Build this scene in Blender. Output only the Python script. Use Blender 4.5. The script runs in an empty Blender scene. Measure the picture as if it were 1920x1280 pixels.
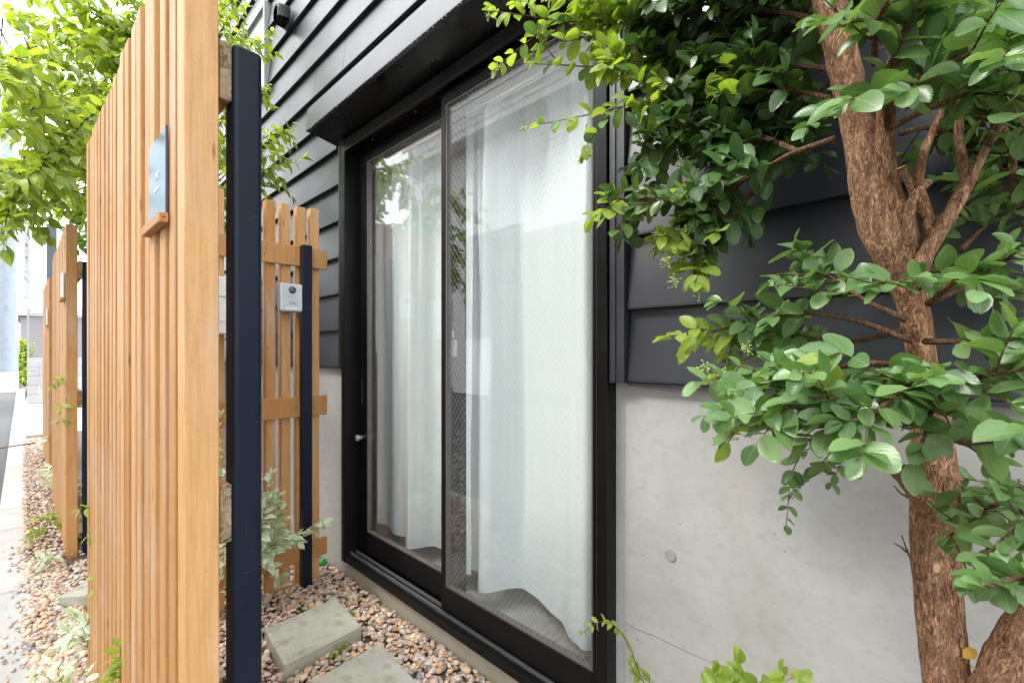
import bpy, bmesh, math, random
import numpy as np
from mathutils import Vector, Matrix, noise
random.seed(7)
rng = np.random.default_rng(7)
S = bpy.context.scene
COL = S.collection
R_ = math.radians

# ------------------------------------------------------------------ camera
CAM_H = 1.2
F_PX, CX, CY = 853.3, 960.0, 659.6           # focal length and principal point in photo pixels
YAW = R_(44.05)
cd = bpy.data.cameras.new('camera'); cam = bpy.data.objects.new('camera', cd); COL.objects.link(cam)
cd.sensor_width = 36; cd.lens = 16; cd.shift_y = 0.0102; cd.clip_start = 0.02; cd.clip_end = 2000
cam.location = (0, 0, CAM_H); cam.rotation_euler = (R_(90), 0, YAW)
S.camera = cam

# ------------------------------------------------------------------ sky and sun (bright overcast)
SUN = Vector((-0.34, -0.62, 0.80)).normalized()
w = bpy.data.worlds.new('World'); S.world = w; w.use_nodes = True
nt = w.node_tree; nt.nodes.clear()
sky = nt.nodes.new('ShaderNodeTexSky'); sky.sky_type = 'NISHITA'; sky.sun_disc = False
sky.sun_elevation = math.asin(SUN.z); sky.sun_rotation = math.atan2(SUN.x, SUN.y)
sky.air_density = 1.0; sky.dust_density = 4.0; sky.ozone_density = 1.0
hs = nt.nodes.new('ShaderNodeHueSaturation'); hs.inputs['Saturation'].default_value = 0.16
mixw = nt.nodes.new('ShaderNodeMix'); mixw.data_type = 'RGBA'; mixw.inputs[0].default_value = 0.6
mixw.inputs[7].default_value = (12.5, 12.8, 13.2, 1)      # the closed white cloud cover
bg = nt.nodes.new('ShaderNodeBackground'); bg.inputs['Strength'].default_value = 0.15
wo = nt.nodes.new('ShaderNodeOutputWorld')
nt.links.new(sky.outputs[0], hs.inputs['Color']); nt.links.new(hs.outputs[0], mixw.inputs[6])
nt.links.new(mixw.outputs[2], bg.inputs['Color']); nt.links.new(bg.outputs[0], wo.inputs[0])
sd = bpy.data.lights.new('sun', 'SUN'); sun = bpy.data.objects.new('sun', sd); COL.objects.link(sun)
sd.energy = 1.25; sd.angle = R_(18); sd.color = (1.0, 0.97, 0.92)
sun.rotation_euler = SUN.to_track_quat('Z', 'Y').to_euler()
S.view_settings.view_transform = 'Standard'; S.view_settings.look = 'None'
S.view_settings.gamma = 1; S.view_settings.use_curve_mapping = False
S.view_settings.exposure = 1.5
S.render.engine = 'CYCLES'
S.cycles.max_bounces = 8; S.cycles.transparent_max_bounces = 24; S.cycles.use_denoising = True

# ------------------------------------------------------------------ geometry helpers
FW = Vector((-math.sin(YAW), math.cos(YAW), 0)); RT = Vector((math.cos(YAW), math.sin(YAW), 0)); UP = Vector((0, 0, 1))
EYE = Vector((0, 0, CAM_H))
def ray(px, py): return FW + RT * ((px - CX) / F_PX) + UP * ((CY - py) / F_PX)
def at(px, py, z): return EYE + ray(px, py) * z                       # world point seen at a photo pixel, z metres deep
def onz(px, py, Z=0.0): r = ray(px, py); return EYE + r * ((Z - CAM_H) / r.z)
def ony(px, py, Y): r = ray(px, py); return EYE + r * (Y / r.y)
def onx(px, py, X): r = ray(px, py); return EYE + r * (X / r.x)

def obj(name, mesh, mat=None, parent=None, loc=None, **props):
    o = bpy.data.objects.new(name, mesh); COL.objects.link(o)
    if mat is not None and mesh is not None and not mesh.materials:
        for m in (mat if isinstance(mat, (list, tuple)) else [mat]): mesh.materials.append(m)
    if parent: o.parent = parent
    if loc is not None: o.location = loc
    for k, v in props.items(): o[k] = v
    return o
def tag(o, label, cat, group=None):
    o['label'] = label; o['category'] = cat
    if group: o['group'] = group
    return o
def thing(name, label, cat, loc=(0, 0, 0), rz=0, group=None):
    o = bpy.data.objects.new(name, None); COL.objects.link(o); o.empty_display_size = 0.1
    o.location = loc; o.rotation_euler = (0, 0, rz)
    return tag(o, label, cat, group)
def me_from(v, f, name='mesh', smooth=False):
    m = bpy.data.meshes.new(name); m.from_pydata([tuple(p) for p in v], [], f); m.update()
    if smooth: m.polygons.foreach_set('use_smooth', [True] * len(m.polygons))
    return m
def bm_done(bm, name='mesh', smooth=False, angle=None):
    m = bpy.data.meshes.new(name); bmesh.ops.recalc_face_normals(bm, faces=bm.faces); bm.to_mesh(m); bm.free()
    if smooth: m.polygons.foreach_set('use_smooth', [True] * len(m.polygons))
    return m
def add_box(bm, x0, x1, y0, y1, z0, z1, bev=0.0, seg=1):
    r = bmesh.ops.create_cube(bm, size=1.0); vs = r['verts']
    for v in vs:
        v.co = Vector(((x0 + x1) / 2 + v.co.x * (x1 - x0), (y0 + y1) / 2 + v.co.y * (y1 - y0), (z0 + z1) / 2 + v.co.z * (z1 - z0)))
    if bev > 0:
        es = list({e for v in vs for e in v.link_edges})
        bmesh.ops.bevel(bm, geom=es, offset=bev, segments=seg, affect='EDGES', profile=0.5)
def box(x0, x1, y0, y1, z0, z1, bev=0.0, seg=1):
    bm = bmesh.new(); add_box(bm, x0, x1, y0, y1, z0, z1, bev, seg); return bm_done(bm)
def boxes(lst, bev=0.0):
    bm = bmesh.new()
    for b in lst: add_box(bm, *b, bev)
    return bm_done(bm)
def catmull(P, n):
    P = [np.array(p, float) for p in P]; P = [2 * P[0] - P[1]] + P + [2 * P[-1] - P[-2]]
    out = []
    for i in range(1, len(P) - 2):
        for k in range(n):
            t = k / n
            out.append(0.5 * ((2 * P[i]) + (-P[i-1] + P[i+1]) * t + (2*P[i-1] - 5*P[i] + 4*P[i+1] - P[i+2]) * t*t + (-P[i-1] + 3*P[i] - 3*P[i+1] + P[i+2]) * t**3))
    out.append(P[-2]); return out
def tube_data(pts, rad, sides=8, rough=0.0, freq=20.0, cap=True, off=0):
    """rings of verts along pts (numpy vec3), rad per point; rough = radial bark displacement"""
    n = len(pts); V = []; Fc = []
    up = None
    for i in range(n):
        t = pts[min(i + 1, n - 1)] - pts[max(i - 1, 0)]; t = t / (np.linalg.norm(t) + 1e-9)
        if up is None:
            a = np.array((0, 1.0, 0)) if abs(t[1]) < 0.8 else np.array((1.0, 0, 0)); up = a
        u = up - t * (up @ t); u /= np.linalg.norm(u) + 1e-9; up = u; v = np.cross(t, u)
        for k in range(sides):
            a = 2 * math.pi * k / sides; d = u * math.cos(a) + v * math.sin(a); r = rad[i]
            if rough:
                p = pts[i] + d * r
                q = Vector((p[0] * freq, p[1] * freq, p[2] * freq * 0.22))
                r += rough * (noise.fractal(q, 0.9, 2.0, 4) + 1.3 * noise.noise(Vector((p[0] * 11, p[1] * 11, p[2] * 9))) + 0.75 * noise.noise(Vector((p[0] * 150, p[1] * 150, p[2] * 55))))
            V.append(pts[i] + d * r)
    for i in range(n - 1):
        for k in range(sides):
            a = off + i * sides + k; b = off + i * sides + (k + 1) % sides
            Fc.append((a, b, b + sides, a + sides))
    if cap:
        Fc.append(tuple(off + k for k in range(sides))[::-1]); Fc.append(tuple(off + (n - 1) * sides + k for k in range(sides)))
    return V, Fc
def tube(pts, rad, sides=8, rough=0.0, freq=20.0, smooth=True):
    pts = [np.array(p, float) for p in pts]
    if not hasattr(rad, '__len__'): rad = [rad] * len(pts)
    V, Fc = tube_data(pts, rad, sides, rough, freq)
    return me_from(V, Fc, smooth=smooth)
def lathe(profile, sides=24, axis='Z'):
    V = []; Fc = []
    for r, z in profile:
        for k in range(sides):
            a = 2 * math.pi * k / sides; V.append((r * math.cos(a), r * math.sin(a), z))
    for i in range(len(profile) - 1):
        for k in range(sides):
            a = i * sides + k; b = i * sides + (k + 1) % sides; Fc.append((a, b, b + sides, a + sides))
    Fc.append(tuple(range(sides))[::-1]); n = len(profile) - 1; Fc.append(tuple(n * sides + k for k in range(sides)))
    return me_from(V, Fc, smooth=False)
def prism(poly, z0, z1, bev=0.0):
    bm = bmesh.new(); vs = [bm.verts.new((p[0], p[1], z0)) for p in poly]; f = bm.faces.new(vs)
    r = bmesh.ops.extrude_face_region(bm, geom=[f])
    for v in r['geom']:
        if isinstance(v, bmesh.types.BMVert): v.co.z = z1
    if bev: bmesh.ops.bevel(bm, geom=list(bm.edges), offset=bev, segments=2, affect='EDGES', profile=0.5)
    return bm_done(bm)
def text_mesh(s, size, depth=0.0004):
    c = bpy.data.curves.new('text', 'FONT'); c.body = s; c.size = size; c.extrude = depth; c.align_x = 'CENTER'; c.align_y = 'CENTER'
    o = bpy.data.objects.new('text_tmp', c); COL.objects.link(o)
    m = bpy.data.meshes.new_from_object(o.evaluated_get(bpy.context.evaluated_depsgraph_get()))
    bpy.data.objects.remove(o); bpy.data.curves.remove(c); return m

# ------------------------------------------------------------------ material helpers
class MT:
    def __init__(s, name):
        s.m = bpy.data.materials.new(name); s.m.use_nodes = True; s.t = s.m.node_tree
        s.b = s.t.nodes['Principled BSDF']; s.out = s.t.nodes['Material Output']
    def n(s, typ, **kw):
        nd = s.t.nodes.new(typ)
        for k, v in kw.items():
            if k.startswith('i_'):
                key = k[2:]; nd.inputs[int(key) if key.isdigit() else key.replace('_', ' ')].default_value = v
            else: setattr(nd, k, v)
        return nd
    def l(s, a, b): s.t.links.new(a, b)
    def coord(s, kind='Object', scale=(1, 1, 1), rand=False):
        tc = s.n('ShaderNodeTexCoord'); mp = s.n('ShaderNodeMapping'); mp.inputs['Scale'].default_value = scale
        if rand:
            oi = s.n('ShaderNodeObjectInfo'); mu = s.n('ShaderNodeMath', operation='MULTIPLY'); mu.inputs[1].default_value = 37.0
            s.l(oi.outputs['Random'], mu.inputs[0]); ad = s.n('ShaderNodeVectorMath', operation='ADD')
            s.l(tc.outputs[kind], ad.inputs[0]); s.l(mu.outputs[0], ad.inputs[1]); s.l(ad.outputs[0], mp.inputs[0])
        else: s.l(tc.outputs[kind], mp.inputs[0])
        return mp.outputs[0]
    def noise(s, vec, scale, detail=4, rough=0.55, dist=0.0):
        nd = s.n('ShaderNodeTexNoise'); nd.inputs['Scale'].default_value = scale; nd.inputs['Detail'].default_value = detail
        nd.inputs['Roughness'].default_value = rough; nd.inputs['Distortion'].default_value = dist
        s.l(vec, nd.inputs['Vector']); return nd.outputs['Fac']
    def ramp(s, fac, stops):
        nd = s.n('ShaderNodeValToRGB'); e = nd.color_ramp.elements
        while len(e) < len(stops): e.new(0.5)
        for k, (p, c) in enumerate(stops): e[k].position = p; e[k].color = (*c, 1) if len(c) == 3 else c
        s.l(fac, nd.inputs[0]); return nd.outputs[0]
    def mix(s, fac, a, b, mode='MIX'):
        nd = s.n('ShaderNodeMix', data_type='RGBA', blend_type=mode)
        for sock, v in ((nd.inputs[0], fac), (nd.inputs[6], a), (nd.inputs[7], b)):
            if hasattr(v, 'is_output'): s.l(v, sock)
            else: sock.default_value = v if not isinstance(v, (tuple, list)) or len(v) == 4 else (*v, 1)
        return nd.outputs[2]
    def bump(s, h, strength=0.3, dist=0.002):
        nd = s.n('ShaderNodeBump'); nd.inputs['Strength'].default_value = strength; nd.inputs['Distance'].default_value = dist
        s.l(h, nd.inputs['Height']); s.l(nd.outputs[0], s.b.inputs['Normal'])
    def set(s, color=None, rough=None, metal=None, spec=None):
        for key, v in (('Base Color', color), ('Roughness', rough), ('Metallic', metal), ('Specular IOR Level', spec)):
            if v is None: continue
            if hasattr(v, 'is_output'): s.l(v, s.b.inputs[key])
            else: s.b.inputs[key].default_value = (*v, 1) if isinstance(v, tuple) and len(v) == 3 else v
        return s.m
def plain(name, c, rough=0.5, metal=0.0, spec=0.5): return MT(name).set(c, rough, metal, spec)

def mat_wood(name, c0, c1, weather=0.25, grey=(0.36, 0.30, 0.24)):
    t = MT(name); v = t.coord('Object', (1, 1, 0.045), True)
    g = t.noise(v, 150, 6, 0.7, 0.25); g2 = t.noise(t.coord('Object', (1, 1, 0.25), True), 9, 4, 0.6)
    oi = t.n('ShaderNodeObjectInfo')
    base = t.mix(oi.outputs['Random'], c0, c1)
    dark = t.mix(1.0, base, t.ramp(g, [(0.3, (0.80, 0.75, 0.70)), (0.62, (1.06, 1.05, 1.03))]), 'MULTIPLY')
    wv = t.ramp(g2, [(0.52, (0, 0, 0)), (0.75, (weather, weather, weather))])
    col = t.mix(wv, dark, grey); sp = t.ramp(t.noise(t.coord('Object', (1, 1, 0.5), True), 330, 2, 0.5), [(0.26, (0.28,) * 3), (0.38, (0, 0, 0))]); col = t.mix(sp, col, tuple(x * 0.55 for x in c0))
    kv = t.n('ShaderNodeTexVoronoi'); kv.inputs['Scale'].default_value = 1.0; t.l(t.coord('Object', (26, 26, 5.5), True), kv.inputs['Vector'])
    col = t.mix(t.ramp(kv.outputs['Distance'], [(0.055, (0.8,) * 3), (0.12, (0, 0, 0))]), col, tuple(x * 0.34 for x in c0))
    t.bump(g, 0.25, 0.0012)
    return t.set(col, 0.55, 0, 0.4)
WOOD = mat_wood('fence wood', (0.455, 0.222, 0.069), (0.61, 0.355, 0.152), 0.65, (0.56, 0.45, 0.36))
WOOD_RAIL = mat_wood('rail wood', (0.45, 0.215, 0.070), (0.50, 0.26, 0.094), 0.35)
def mat_oldwood():
    t = MT('weathered end grain'); v = t.coord('Object'); a = t.noise(v, 70, 6, 0.7, 1.2); b = t.noise(v, 22, 3, 0.5)
    c = t.ramp(a, [(0.33, (0.035, 0.028, 0.016)), (0.5, (0.20, 0.15, 0.085)), (0.68, (0.44, 0.35, 0.23))])
    c = t.mix(t.ramp(b, [(0.45, (0, 0, 0)), (0.7, (0.6,) * 3)]), c, (0.42, 0.31, 0.20)); t.bump(a, 0.7, 0.002); return t.set(c, 0.85, 0, 0.2)
WOOD_OLD = mat_oldwood()
def mat_metal_paint(name, c, rough=0.4, speck=0.4, spec=0.5):
    t = MT(name); v = t.coord('Object')
    n1 = t.noise(v, 7, 5, 0.6); n2 = t.noise(v, 260, 2, 0.5)
    sp = t.ramp(t.noise(v, 95, 2, 0.4), [(0.74, (0, 0, 0)), (0.80, (speck, speck, speck))])
    col = t.mix(sp, t.mix(n1, tuple(x * 0.8 for x in c), tuple(x * 1.25 for x in c)), (0.32, 0.32, 0.33))
    rr = t.ramp(n1, [(0.3, (rough - 0.08,) * 3), (0.7, (rough + 0.1,) * 3)])
    if speck: # fine pale scratches and scuffs
        ma = t.noise(t.coord('Object', (30, 30, 420)), 1.0, 2, 0.5, 0.4); mb = t.noise(t.coord('Object', (420, 420, 18)), 1.0, 2, 0.5); mk = t.noise(v, 9, 3, 0.6)
        sc = t.mix(1.0, t.ramp(ma, [(0.70, (0, 0, 0)), (0.76, (0.5,) * 3)]), t.ramp(mb, [(0.72, (0, 0, 0)), (0.78, (0.4,) * 3)]), 'ADD')
        sc = t.mix(1.0, sc, t.ramp(mk, [(0.48, (0, 0, 0)), (0.66, (1, 1, 1))]), 'MULTIPLY'); col = t.mix(sc, col, (0.20, 0.21, 0.24))
    t.bump(n2, 0.06, 0.0006); return t.set(col, rr, 0, spec)
STEEL = mat_metal_paint('navy black post paint', (0.0062, 0.0115, 0.0225), 0.40, 0.05, 0.20)
FRAME = mat_metal_paint('black window frame', (0.0045, 0.0043, 0.0052), 0.38, 0.0, 0.22)
TRIMM = mat_metal_paint('charcoal metal trim', (0.022, 0.024, 0.032), 0.36, 0.0, 0.8)
SOFFIT = mat_metal_paint('black soffit sheet', (0.006, 0.007, 0.008), 0.28, 0.0, 0.5)
def mat_siding():
    t = MT('charcoal metal siding'); v = t.coord('Object', (0.5, 1, 1), True)
    n1 = t.noise(v, 3.5, 4, 0.6); n2 = t.noise(t.coord('Object', (1, 1, 0.15), True), 30, 3)
    oi = t.n('ShaderNodeObjectInfo')
    c = t.mix(oi.outputs['Random'], (0.014, 0.0175, 0.027), (0.020, 0.024, 0.035))
    c = t.mix(t.ramp(n1, [(0.5, (0, 0, 0)), (0.8, (0.35,) * 3)]), c, (0.028, 0.032, 0.043))
    c = t.mix(t.ramp(n2, [(0.62, (0, 0, 0)), (0.8, (0.2,) * 3)]), c, (0.05, 0.052, 0.056))
    t.bump(t.noise(v, 1.3, 2), 0.35, 0.02)
    return t.set(c, t.ramp(n1, [(0.3, (0.34,) * 3), (0.75, (0.44,) * 3)]), 0.0, 0.8)
SIDING = mat_siding()
def mat_concrete(name, c=(0.40, 0.395, 0.37), warm=(0.36, 0.30, 0.21), scale=1.0, pits=True, moss=0.0, warmamt=0.3):
    t = MT(name); v = t.coord('Object')
    n1 = t.noise(v, 2.2 * scale, 6, 0.62, 0.4); n2 = t.noise(v, 40 * scale, 5, 0.65); n3 = t.noise(t.coord('Object', (1, 1, 0.22)), 5 * scale, 5, 0.6)
    n4 = t.noise(t.coord('Object', (0.3, 1, 1.6)), 11 * scale, 5, 0.6, 0.8)
    col = t.mix(t.ramp(n1, [(0.35, (0, 0, 0)), (0.68, (1, 1, 1))]), tuple(x * 0.86 for x in c), tuple(x * 1.1 for x in c))
    col = t.mix(t.ramp(n3, [(0.5, (0, 0, 0)), (0.8, (warmamt,) * 3)]), col, warm)
    col = t.mix(t.ramp(n4, [(0.55, (0, 0, 0)), (0.8, (0.35,) * 3)]), col, tuple(min(1, x * 1.22) for x in c))
    col = t.mix(t.ramp(n2, [(0.25, (0.5,) * 3), (0.5, (0, 0, 0))]), col, tuple(x * 0.7 for x in c))
    h = n2
    if pits:
        vo = t.n('ShaderNodeTexVoronoi'); vo.inputs['Scale'].default_value = 26 * scale; t.l(v, vo.inputs['Vector'])
        pk = t.noise(v, 6 * scale, 2)
        lt = t.n('ShaderNodeMath', operation='SUBTRACT'); t.l(vo.outputs['Distance'], lt.inputs[0])
        thr = t.ramp(pk, [(0.50, (-0.1,) * 3), (0.75, (0.10,) * 3)])
        t.l(thr, lt.inputs[1])
        pit = t.ramp(lt.outputs[0], [(0.0, (0.8,) * 3), (0.03, (0, 0, 0))])
        col = t.mix(pit, col, (0.12, 0.11, 0.10))
    if moss:
        mm = t.ramp(t.noise(v, 14, 5, 0.7), [(0.5, (0, 0, 0)), (0.72, (moss,) * 3)])
        col = t.mix(mm, col, (0.17, 0.18, 0.085))
    t.bump(h, 0.22, 0.003); return t.set(col, 0.85, 0, 0.25)
CONC = mat_concrete('house concrete', (0.42, 0.42, 0.405))
STONE = mat_concrete('paving stone concrete', (0.43, 0.42, 0.36), (0.31, 0.30, 0.19), 3.4, True, 0.8, 0.5)
KERB = mat_concrete('gutter concrete', (0.47, 0.455, 0.43), (0.40, 0.36, 0.30), 1.4, False)
BLOCK = mat_concrete('concrete block', (0.46, 0.46, 0.46), (0.40, 0.38, 0.35), 1.5, False)
def mat_asphalt():
    t = MT('asphalt'); v = t.coord('Object')
    c = t.ramp(t.noise(v, 160, 3, 0.7), [(0.3, (0.045, 0.045, 0.05)), (0.7, (0.12, 0.12, 0.125))])
    c = t.mix(t.ramp(t.noise(v, 0.6, 4), [(0.4, (0, 0, 0)), (0.7, (0.5,) * 3)]), c, (0.11, 0.11, 0.115))
    t.bump(t.noise(v, 160, 3, 0.7), 0.5, 0.004); return t.set(c, 0.85)
ASPHALT = mat_asphalt()
def mat_soil():
    t = MT('soil'); v = t.coord('Object'); c = t.ramp(t.noise(v, 30, 6, 0.7), [(0.3, (0.07, 0.05, 0.035)), (0.7, (0.16, 0.12, 0.085))])
    t.bump(t.noise(v, 60, 5, 0.7), 0.8, 0.01); return t.set(c, 0.95)
SOIL = mat_soil()
def mat_pebble():
    t = MT('river pebbles'); g = t.n('ShaderNodeNewGeometry'); r = g.outputs['Random Per Island']
    c = t.ramp(r, [(0.0, (0.30, 0.20, 0.125)), (0.14, (0.47, 0.31, 0.19)), (0.28, (0.20, 0.17, 0.15)), (0.36, (0.55, 0.43, 0.31)), (0.48, (0.36, 0.22, 0.14)),
                   (0.58, (0.17, 0.17, 0.18)), (0.66, (0.50, 0.36, 0.23)), (0.78, (0.30, 0.245, 0.20)), (0.88, (0.42, 0.40, 0.37)), (1.0, (0.48, 0.27, 0.14))])
    v = t.coord('Object'); c = t.mix(1.0, c, t.ramp(t.noise(v, 120, 4, 0.6), [(0.3, (1.22, 1.24, 1.28)), (0.7, (1.66, 1.70, 1.78))]), 'MULTIPLY')
    t.bump(t.noise(v, 300, 3), 0.15, 0.001); return t.set(c, 0.55, 0, 0.4)
PEB = mat_pebble()
def mat_bark(name, dark, mid, light, crack=True):
    t = MT(name); v = t.coord('Object', (1, 1, 0.30)); a = t.noise(v, 150, 8, 0.78, 1.5); b = t.noise(t.coord('Object', (1, 1, 0.5)), 15, 5, 0.65, 0.8)
    wn = t.n('ShaderNodeTexNoise'); wn.inputs['Scale'].default_value = 60; wn.inputs['Detail'].default_value = 4; t.l(v, wn.inputs['Vector'])
    wa = t.n('ShaderNodeVectorMath', operation='MULTIPLY_ADD'); t.l(wn.outputs['Color'], wa.inputs[0]); wa.inputs[1].default_value = (.055, .055, .055); t.l(v, wa.inputs[2])
    vo = t.n('ShaderNodeTexVoronoi', feature='DISTANCE_TO_EDGE'); vo.inputs['Scale'].default_value = 150; t.l(wa.outputs[0], vo.inputs['Vector'])
    vc = t.n('ShaderNodeTexVoronoi'); vc.inputs['Scale'].default_value = 150; t.l(wa.outputs[0], vc.inputs['Vector'])
    c = t.ramp(a, [(0.38, dark), (0.48, mid), (0.60, light)])
    sep = t.n('ShaderNodeSeparateColor'); t.l(vc.outputs['Color'], sep.inputs[0])
    c = t.mix(1.0, c, t.ramp(sep.outputs[0], [(0.0, (0.74, 0.72, 0.7)), (0.5, (1, 1, 1)), (1.0, (1.3, 1.26, 1.2))]), 'MULTIPLY')
    if crack: c = t.mix(t.ramp(vo.outputs['Distance'], [(0.0, (0.42,) * 3), (0.09, (0, 0, 0))]), c, tuple(x * 0.7 for x in dark))
    c = t.mix(t.ramp(b, [(0.50, (0, 0, 0)), (0.70, (0.7,) * 3)]), c, tuple(x * 0.45 for x in mid))
    h = t.mix(0.3, a, t.ramp(vo.outputs['Distance'], [(0.0, (0, 0, 0)), (0.16, (1, 1, 1))]))
    t.bump(h, 1.0, 0.006); return t.set(c, 0.9, 0, 0.2)
BARK = mat_bark('reddish flaking bark', (0.11, 0.052, 0.031), (0.42, 0.215, 0.118), (0.68, 0.43, 0.27))
TWIG = mat_bark('twig bark', (0.10, 0.05, 0.03), (0.21, 0.11, 0.065), (0.30, 0.18, 0.11))
TWIG_DK = mat_bark('dark twig bark', (0.035, 0.026, 0.022), (0.07, 0.05, 0.04), (0.12, 0.09, 0.07))
def mat_leaf(name, c0, c1, trans, rib, rough=0.38, edge=None, spec=0.5):
    t = MT(name); g = t.n('ShaderNodeNewGeometry'); oi = t.n('ShaderNodeObjectInfo')
    ad = t.n('ShaderNodeMath', operation='ADD'); t.l(g.outputs['Random Per Island'], ad.inputs[0]); t.l(oi.outputs['Random'], ad.inputs[1])
    fr = t.n('ShaderNodeMath', operation='FRACT'); t.l(ad.outputs[0], fr.inputs[0])
    c = t.mix(fr.outputs[0], c0, c1)
    uv = t.n('ShaderNodeUVMap'); sx = t.n('ShaderNodeSeparateXYZ'); t.l(uv.outputs[0], sx.inputs[0])
    ab = t.n('ShaderNodeMath', operation='ABSOLUTE'); t.l(sx.outputs[1], ab.inputs[0])
    c = t.mix(t.ramp(ab.outputs[0], [(0.02, (0.55,) * 3), (0.07, (0, 0, 0))]), c, rib)
    # side veins
    mp = t.n('ShaderNodeMath', operation='MULTIPLY_ADD'); t.l(ab.outputs[0], mp.inputs[0]); mp.inputs[1].default_value = -0.35; t.l(sx.outputs[0], mp.inputs[2])
    sn = t.n('ShaderNodeMath', operation='MULTIPLY'); t.l(mp.outputs[0], sn.inputs[0]); sn.inputs[1].default_value = 50
    si = t.n('ShaderNodeMath', operation='SINE'); t.l(sn.outputs[0], si.inputs[0])
    c = t.mix(t.ramp(si.outputs[0], [(0.75, (0, 0, 0)), (1.0, (0.06,) * 3)]), c, rib)
    if edge: c = t.mix(t.ramp(ab.outputs[0], [(0.62, (0, 0, 0)), (0.82, (0.85,) * 3)]), c, edge)
    c = t.mix(1.0, c, t.ramp(t.noise(t.coord('Object'), 60, 3), [(0.3, (0.86,) * 3), (0.7, (1.12,) * 3)]), 'MULTIPLY')
    c = t.mix(t.ramp(t.noise(t.coord('Object', (1, 1, 1), True), 7, 3, 0.6), [(0.62, (0, 0, 0)), (0.72, (0.45,) * 3)]), c, tuple(0.5 * (a + b) for a, b in zip(c0, (0.30, 0.26, 0.06))))
    t.set(c, rough, 0, spec); t.bump(si.outputs[0], 0.06, 0.001)
    tr = t.n('ShaderNodeBsdfTranslucent'); tc = t.mix(1.0, c, (1.65, 1.65, 0.6), 'MULTIPLY'); t.l(tc, tr.inputs['Color'])
    mx = t.n('ShaderNodeMixShader'); mx.inputs[0].default_value = trans
    t.l(t.b.outputs[0], mx.inputs[1]); t.l(tr.outputs[0], mx.inputs[2]); t.l(mx.outputs[0], t.out.inputs[0]); return t.m
LEAF = mat_leaf('mature leaf', (0.080, 0.170, 0.050), (0.185, 0.305, 0.115), 0.30, (0.25, 0.36, 0.16), 0.29)
LEAF_D = mat_leaf('shade darkened leaf', (0.038, 0.092, 0.026), (0.085, 0.165, 0.048), 0.18, (0.16, 0.26, 0.10), 0.30)  # darker copy of the leaf green, painting in shade from the crown above
LEAF_Y = mat_leaf('young leaf', (0.19, 0.30, 0.045), (0.33, 0.43, 0.07), 0.45, (0.42, 0.50, 0.14), 0.4)
LEAF_T = mat_leaf('dogwood leaf', (0.19, 0.29, 0.050), (0.36, 0.43, 0.075), 0.45, (0.44, 0.50, 0.18), 0.42)
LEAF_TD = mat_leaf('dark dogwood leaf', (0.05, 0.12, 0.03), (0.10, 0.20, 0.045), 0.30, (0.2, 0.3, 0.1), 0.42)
LEAF_V = mat_leaf('variegated leaf', (0.42, 0.54, 0.40), (0.52, 0.63, 0.50), 0.25, (0.56, 0.63, 0.50), 0.5, (0.74, 0.76, 0.63))
LEAF_O = mat_leaf('yellow dead leaf', (0.60, 0.36, 0.05), (0.65, 0.40, 0.06), 0.4, (0.5, 0.3, 0.05), 0.5)
LEAF_R = mat_leaf('orange bud leaf', (0.75, 0.18, 0.05), (0.80, 0.25, 0.08), 0.4, (0.7, 0.3, 0.1), 0.5)
BUD = plain('flower bud', (0.36, 0.44, 0.13), 0.6)
def mat_glass():
    t = MT('window glass'); tr = t.n('ShaderNodeBsdfTransparent'); tr.inputs[0].default_value = (0.982, 0.992, 0.988, 1)
    gl = t.n('ShaderNodeBsdfGlossy'); gl.inputs['Roughness'].default_value = 0.0; gl.inputs['Color'].default_value = (1, 1, 1, 1)
    fr = t.n('ShaderNodeFresnel'); ge = t.n('ShaderNodeNewGeometry')     # the same reflectance on both faces of the sheet
    io = t.n('ShaderNodeMath', operation='MULTIPLY_ADD'); io.inputs[1].default_value = 1 / 1.68 - 1.68; io.inputs[2].default_value = 1.68     # stands for double glazing
    t.l(ge.outputs['Backfacing'], io.inputs[0]); t.l(io.outputs[0], fr.inputs['IOR'])
    mx = t.n('ShaderNodeMixShader'); t.l(fr.outputs[0], mx.inputs[0]); t.l(tr.outputs[0], mx.inputs[1]); t.l(gl.outputs[0], mx.inputs[2])
    t.l(mx.outputs[0], t.out.inputs[0]); return t.m
GLASS = mat_glass()
def mat_curtain():
    t = MT('pale curtain cloth'); v = t.coord('Object'); n = t.noise(t.coord('Object', (1, 1, 2.2)), 190, 3, 0.6)
    c = t.ramp(n, [(0.3, (0.77, 0.855, 0.865)), (0.7, (0.84, 0.915, 0.925))]); t.bump(n, 0.25, 0.001); t.set(c, 0.9, 0, 0.1)
    tr = t.n('ShaderNodeBsdfTranslucent'); tr.inputs['Color'].default_value = (0.75, 0.80, 0.79, 1)
    mx = t.n('ShaderNodeMixShader'); mx.inputs[0].default_value = 0.12
    t.l(t.b.outputs[0], mx.inputs[1]); t.l(tr.outputs[0], mx.inputs[2]); t.l(mx.outputs[0], t.out.inputs[0]); return t.m
CURT = mat_curtain()
WHITE = plain('white paint', (0.78, 0.78, 0.77), 0.5); OFFW = plain('off white plaster', (0.62, 0.64, 0.62), 0.9)
GREYP = plain('grey plastic', (0.30, 0.31, 0.32), 0.5); BLACKP = plain('black plastic', (0.012, 0.012, 0.014), 0.3)
SILVER = plain('silver plastic', (0.56, 0.60, 0.64), 0.38, 0.3); ALU = plain('aluminium', (0.55, 0.56, 0.57), 0.35, 0.8)
GASK = plain('grey glazing gasket', (0.12, 0.105, 0.095), 0.6); WIRE = plain('glass wire', (0.50, 0.52, 0.53), 0.4, 0.3)
MIRROR = plain('polished steel', (0.25, 0.30, 0.33), 0.12, 1.0)

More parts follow.
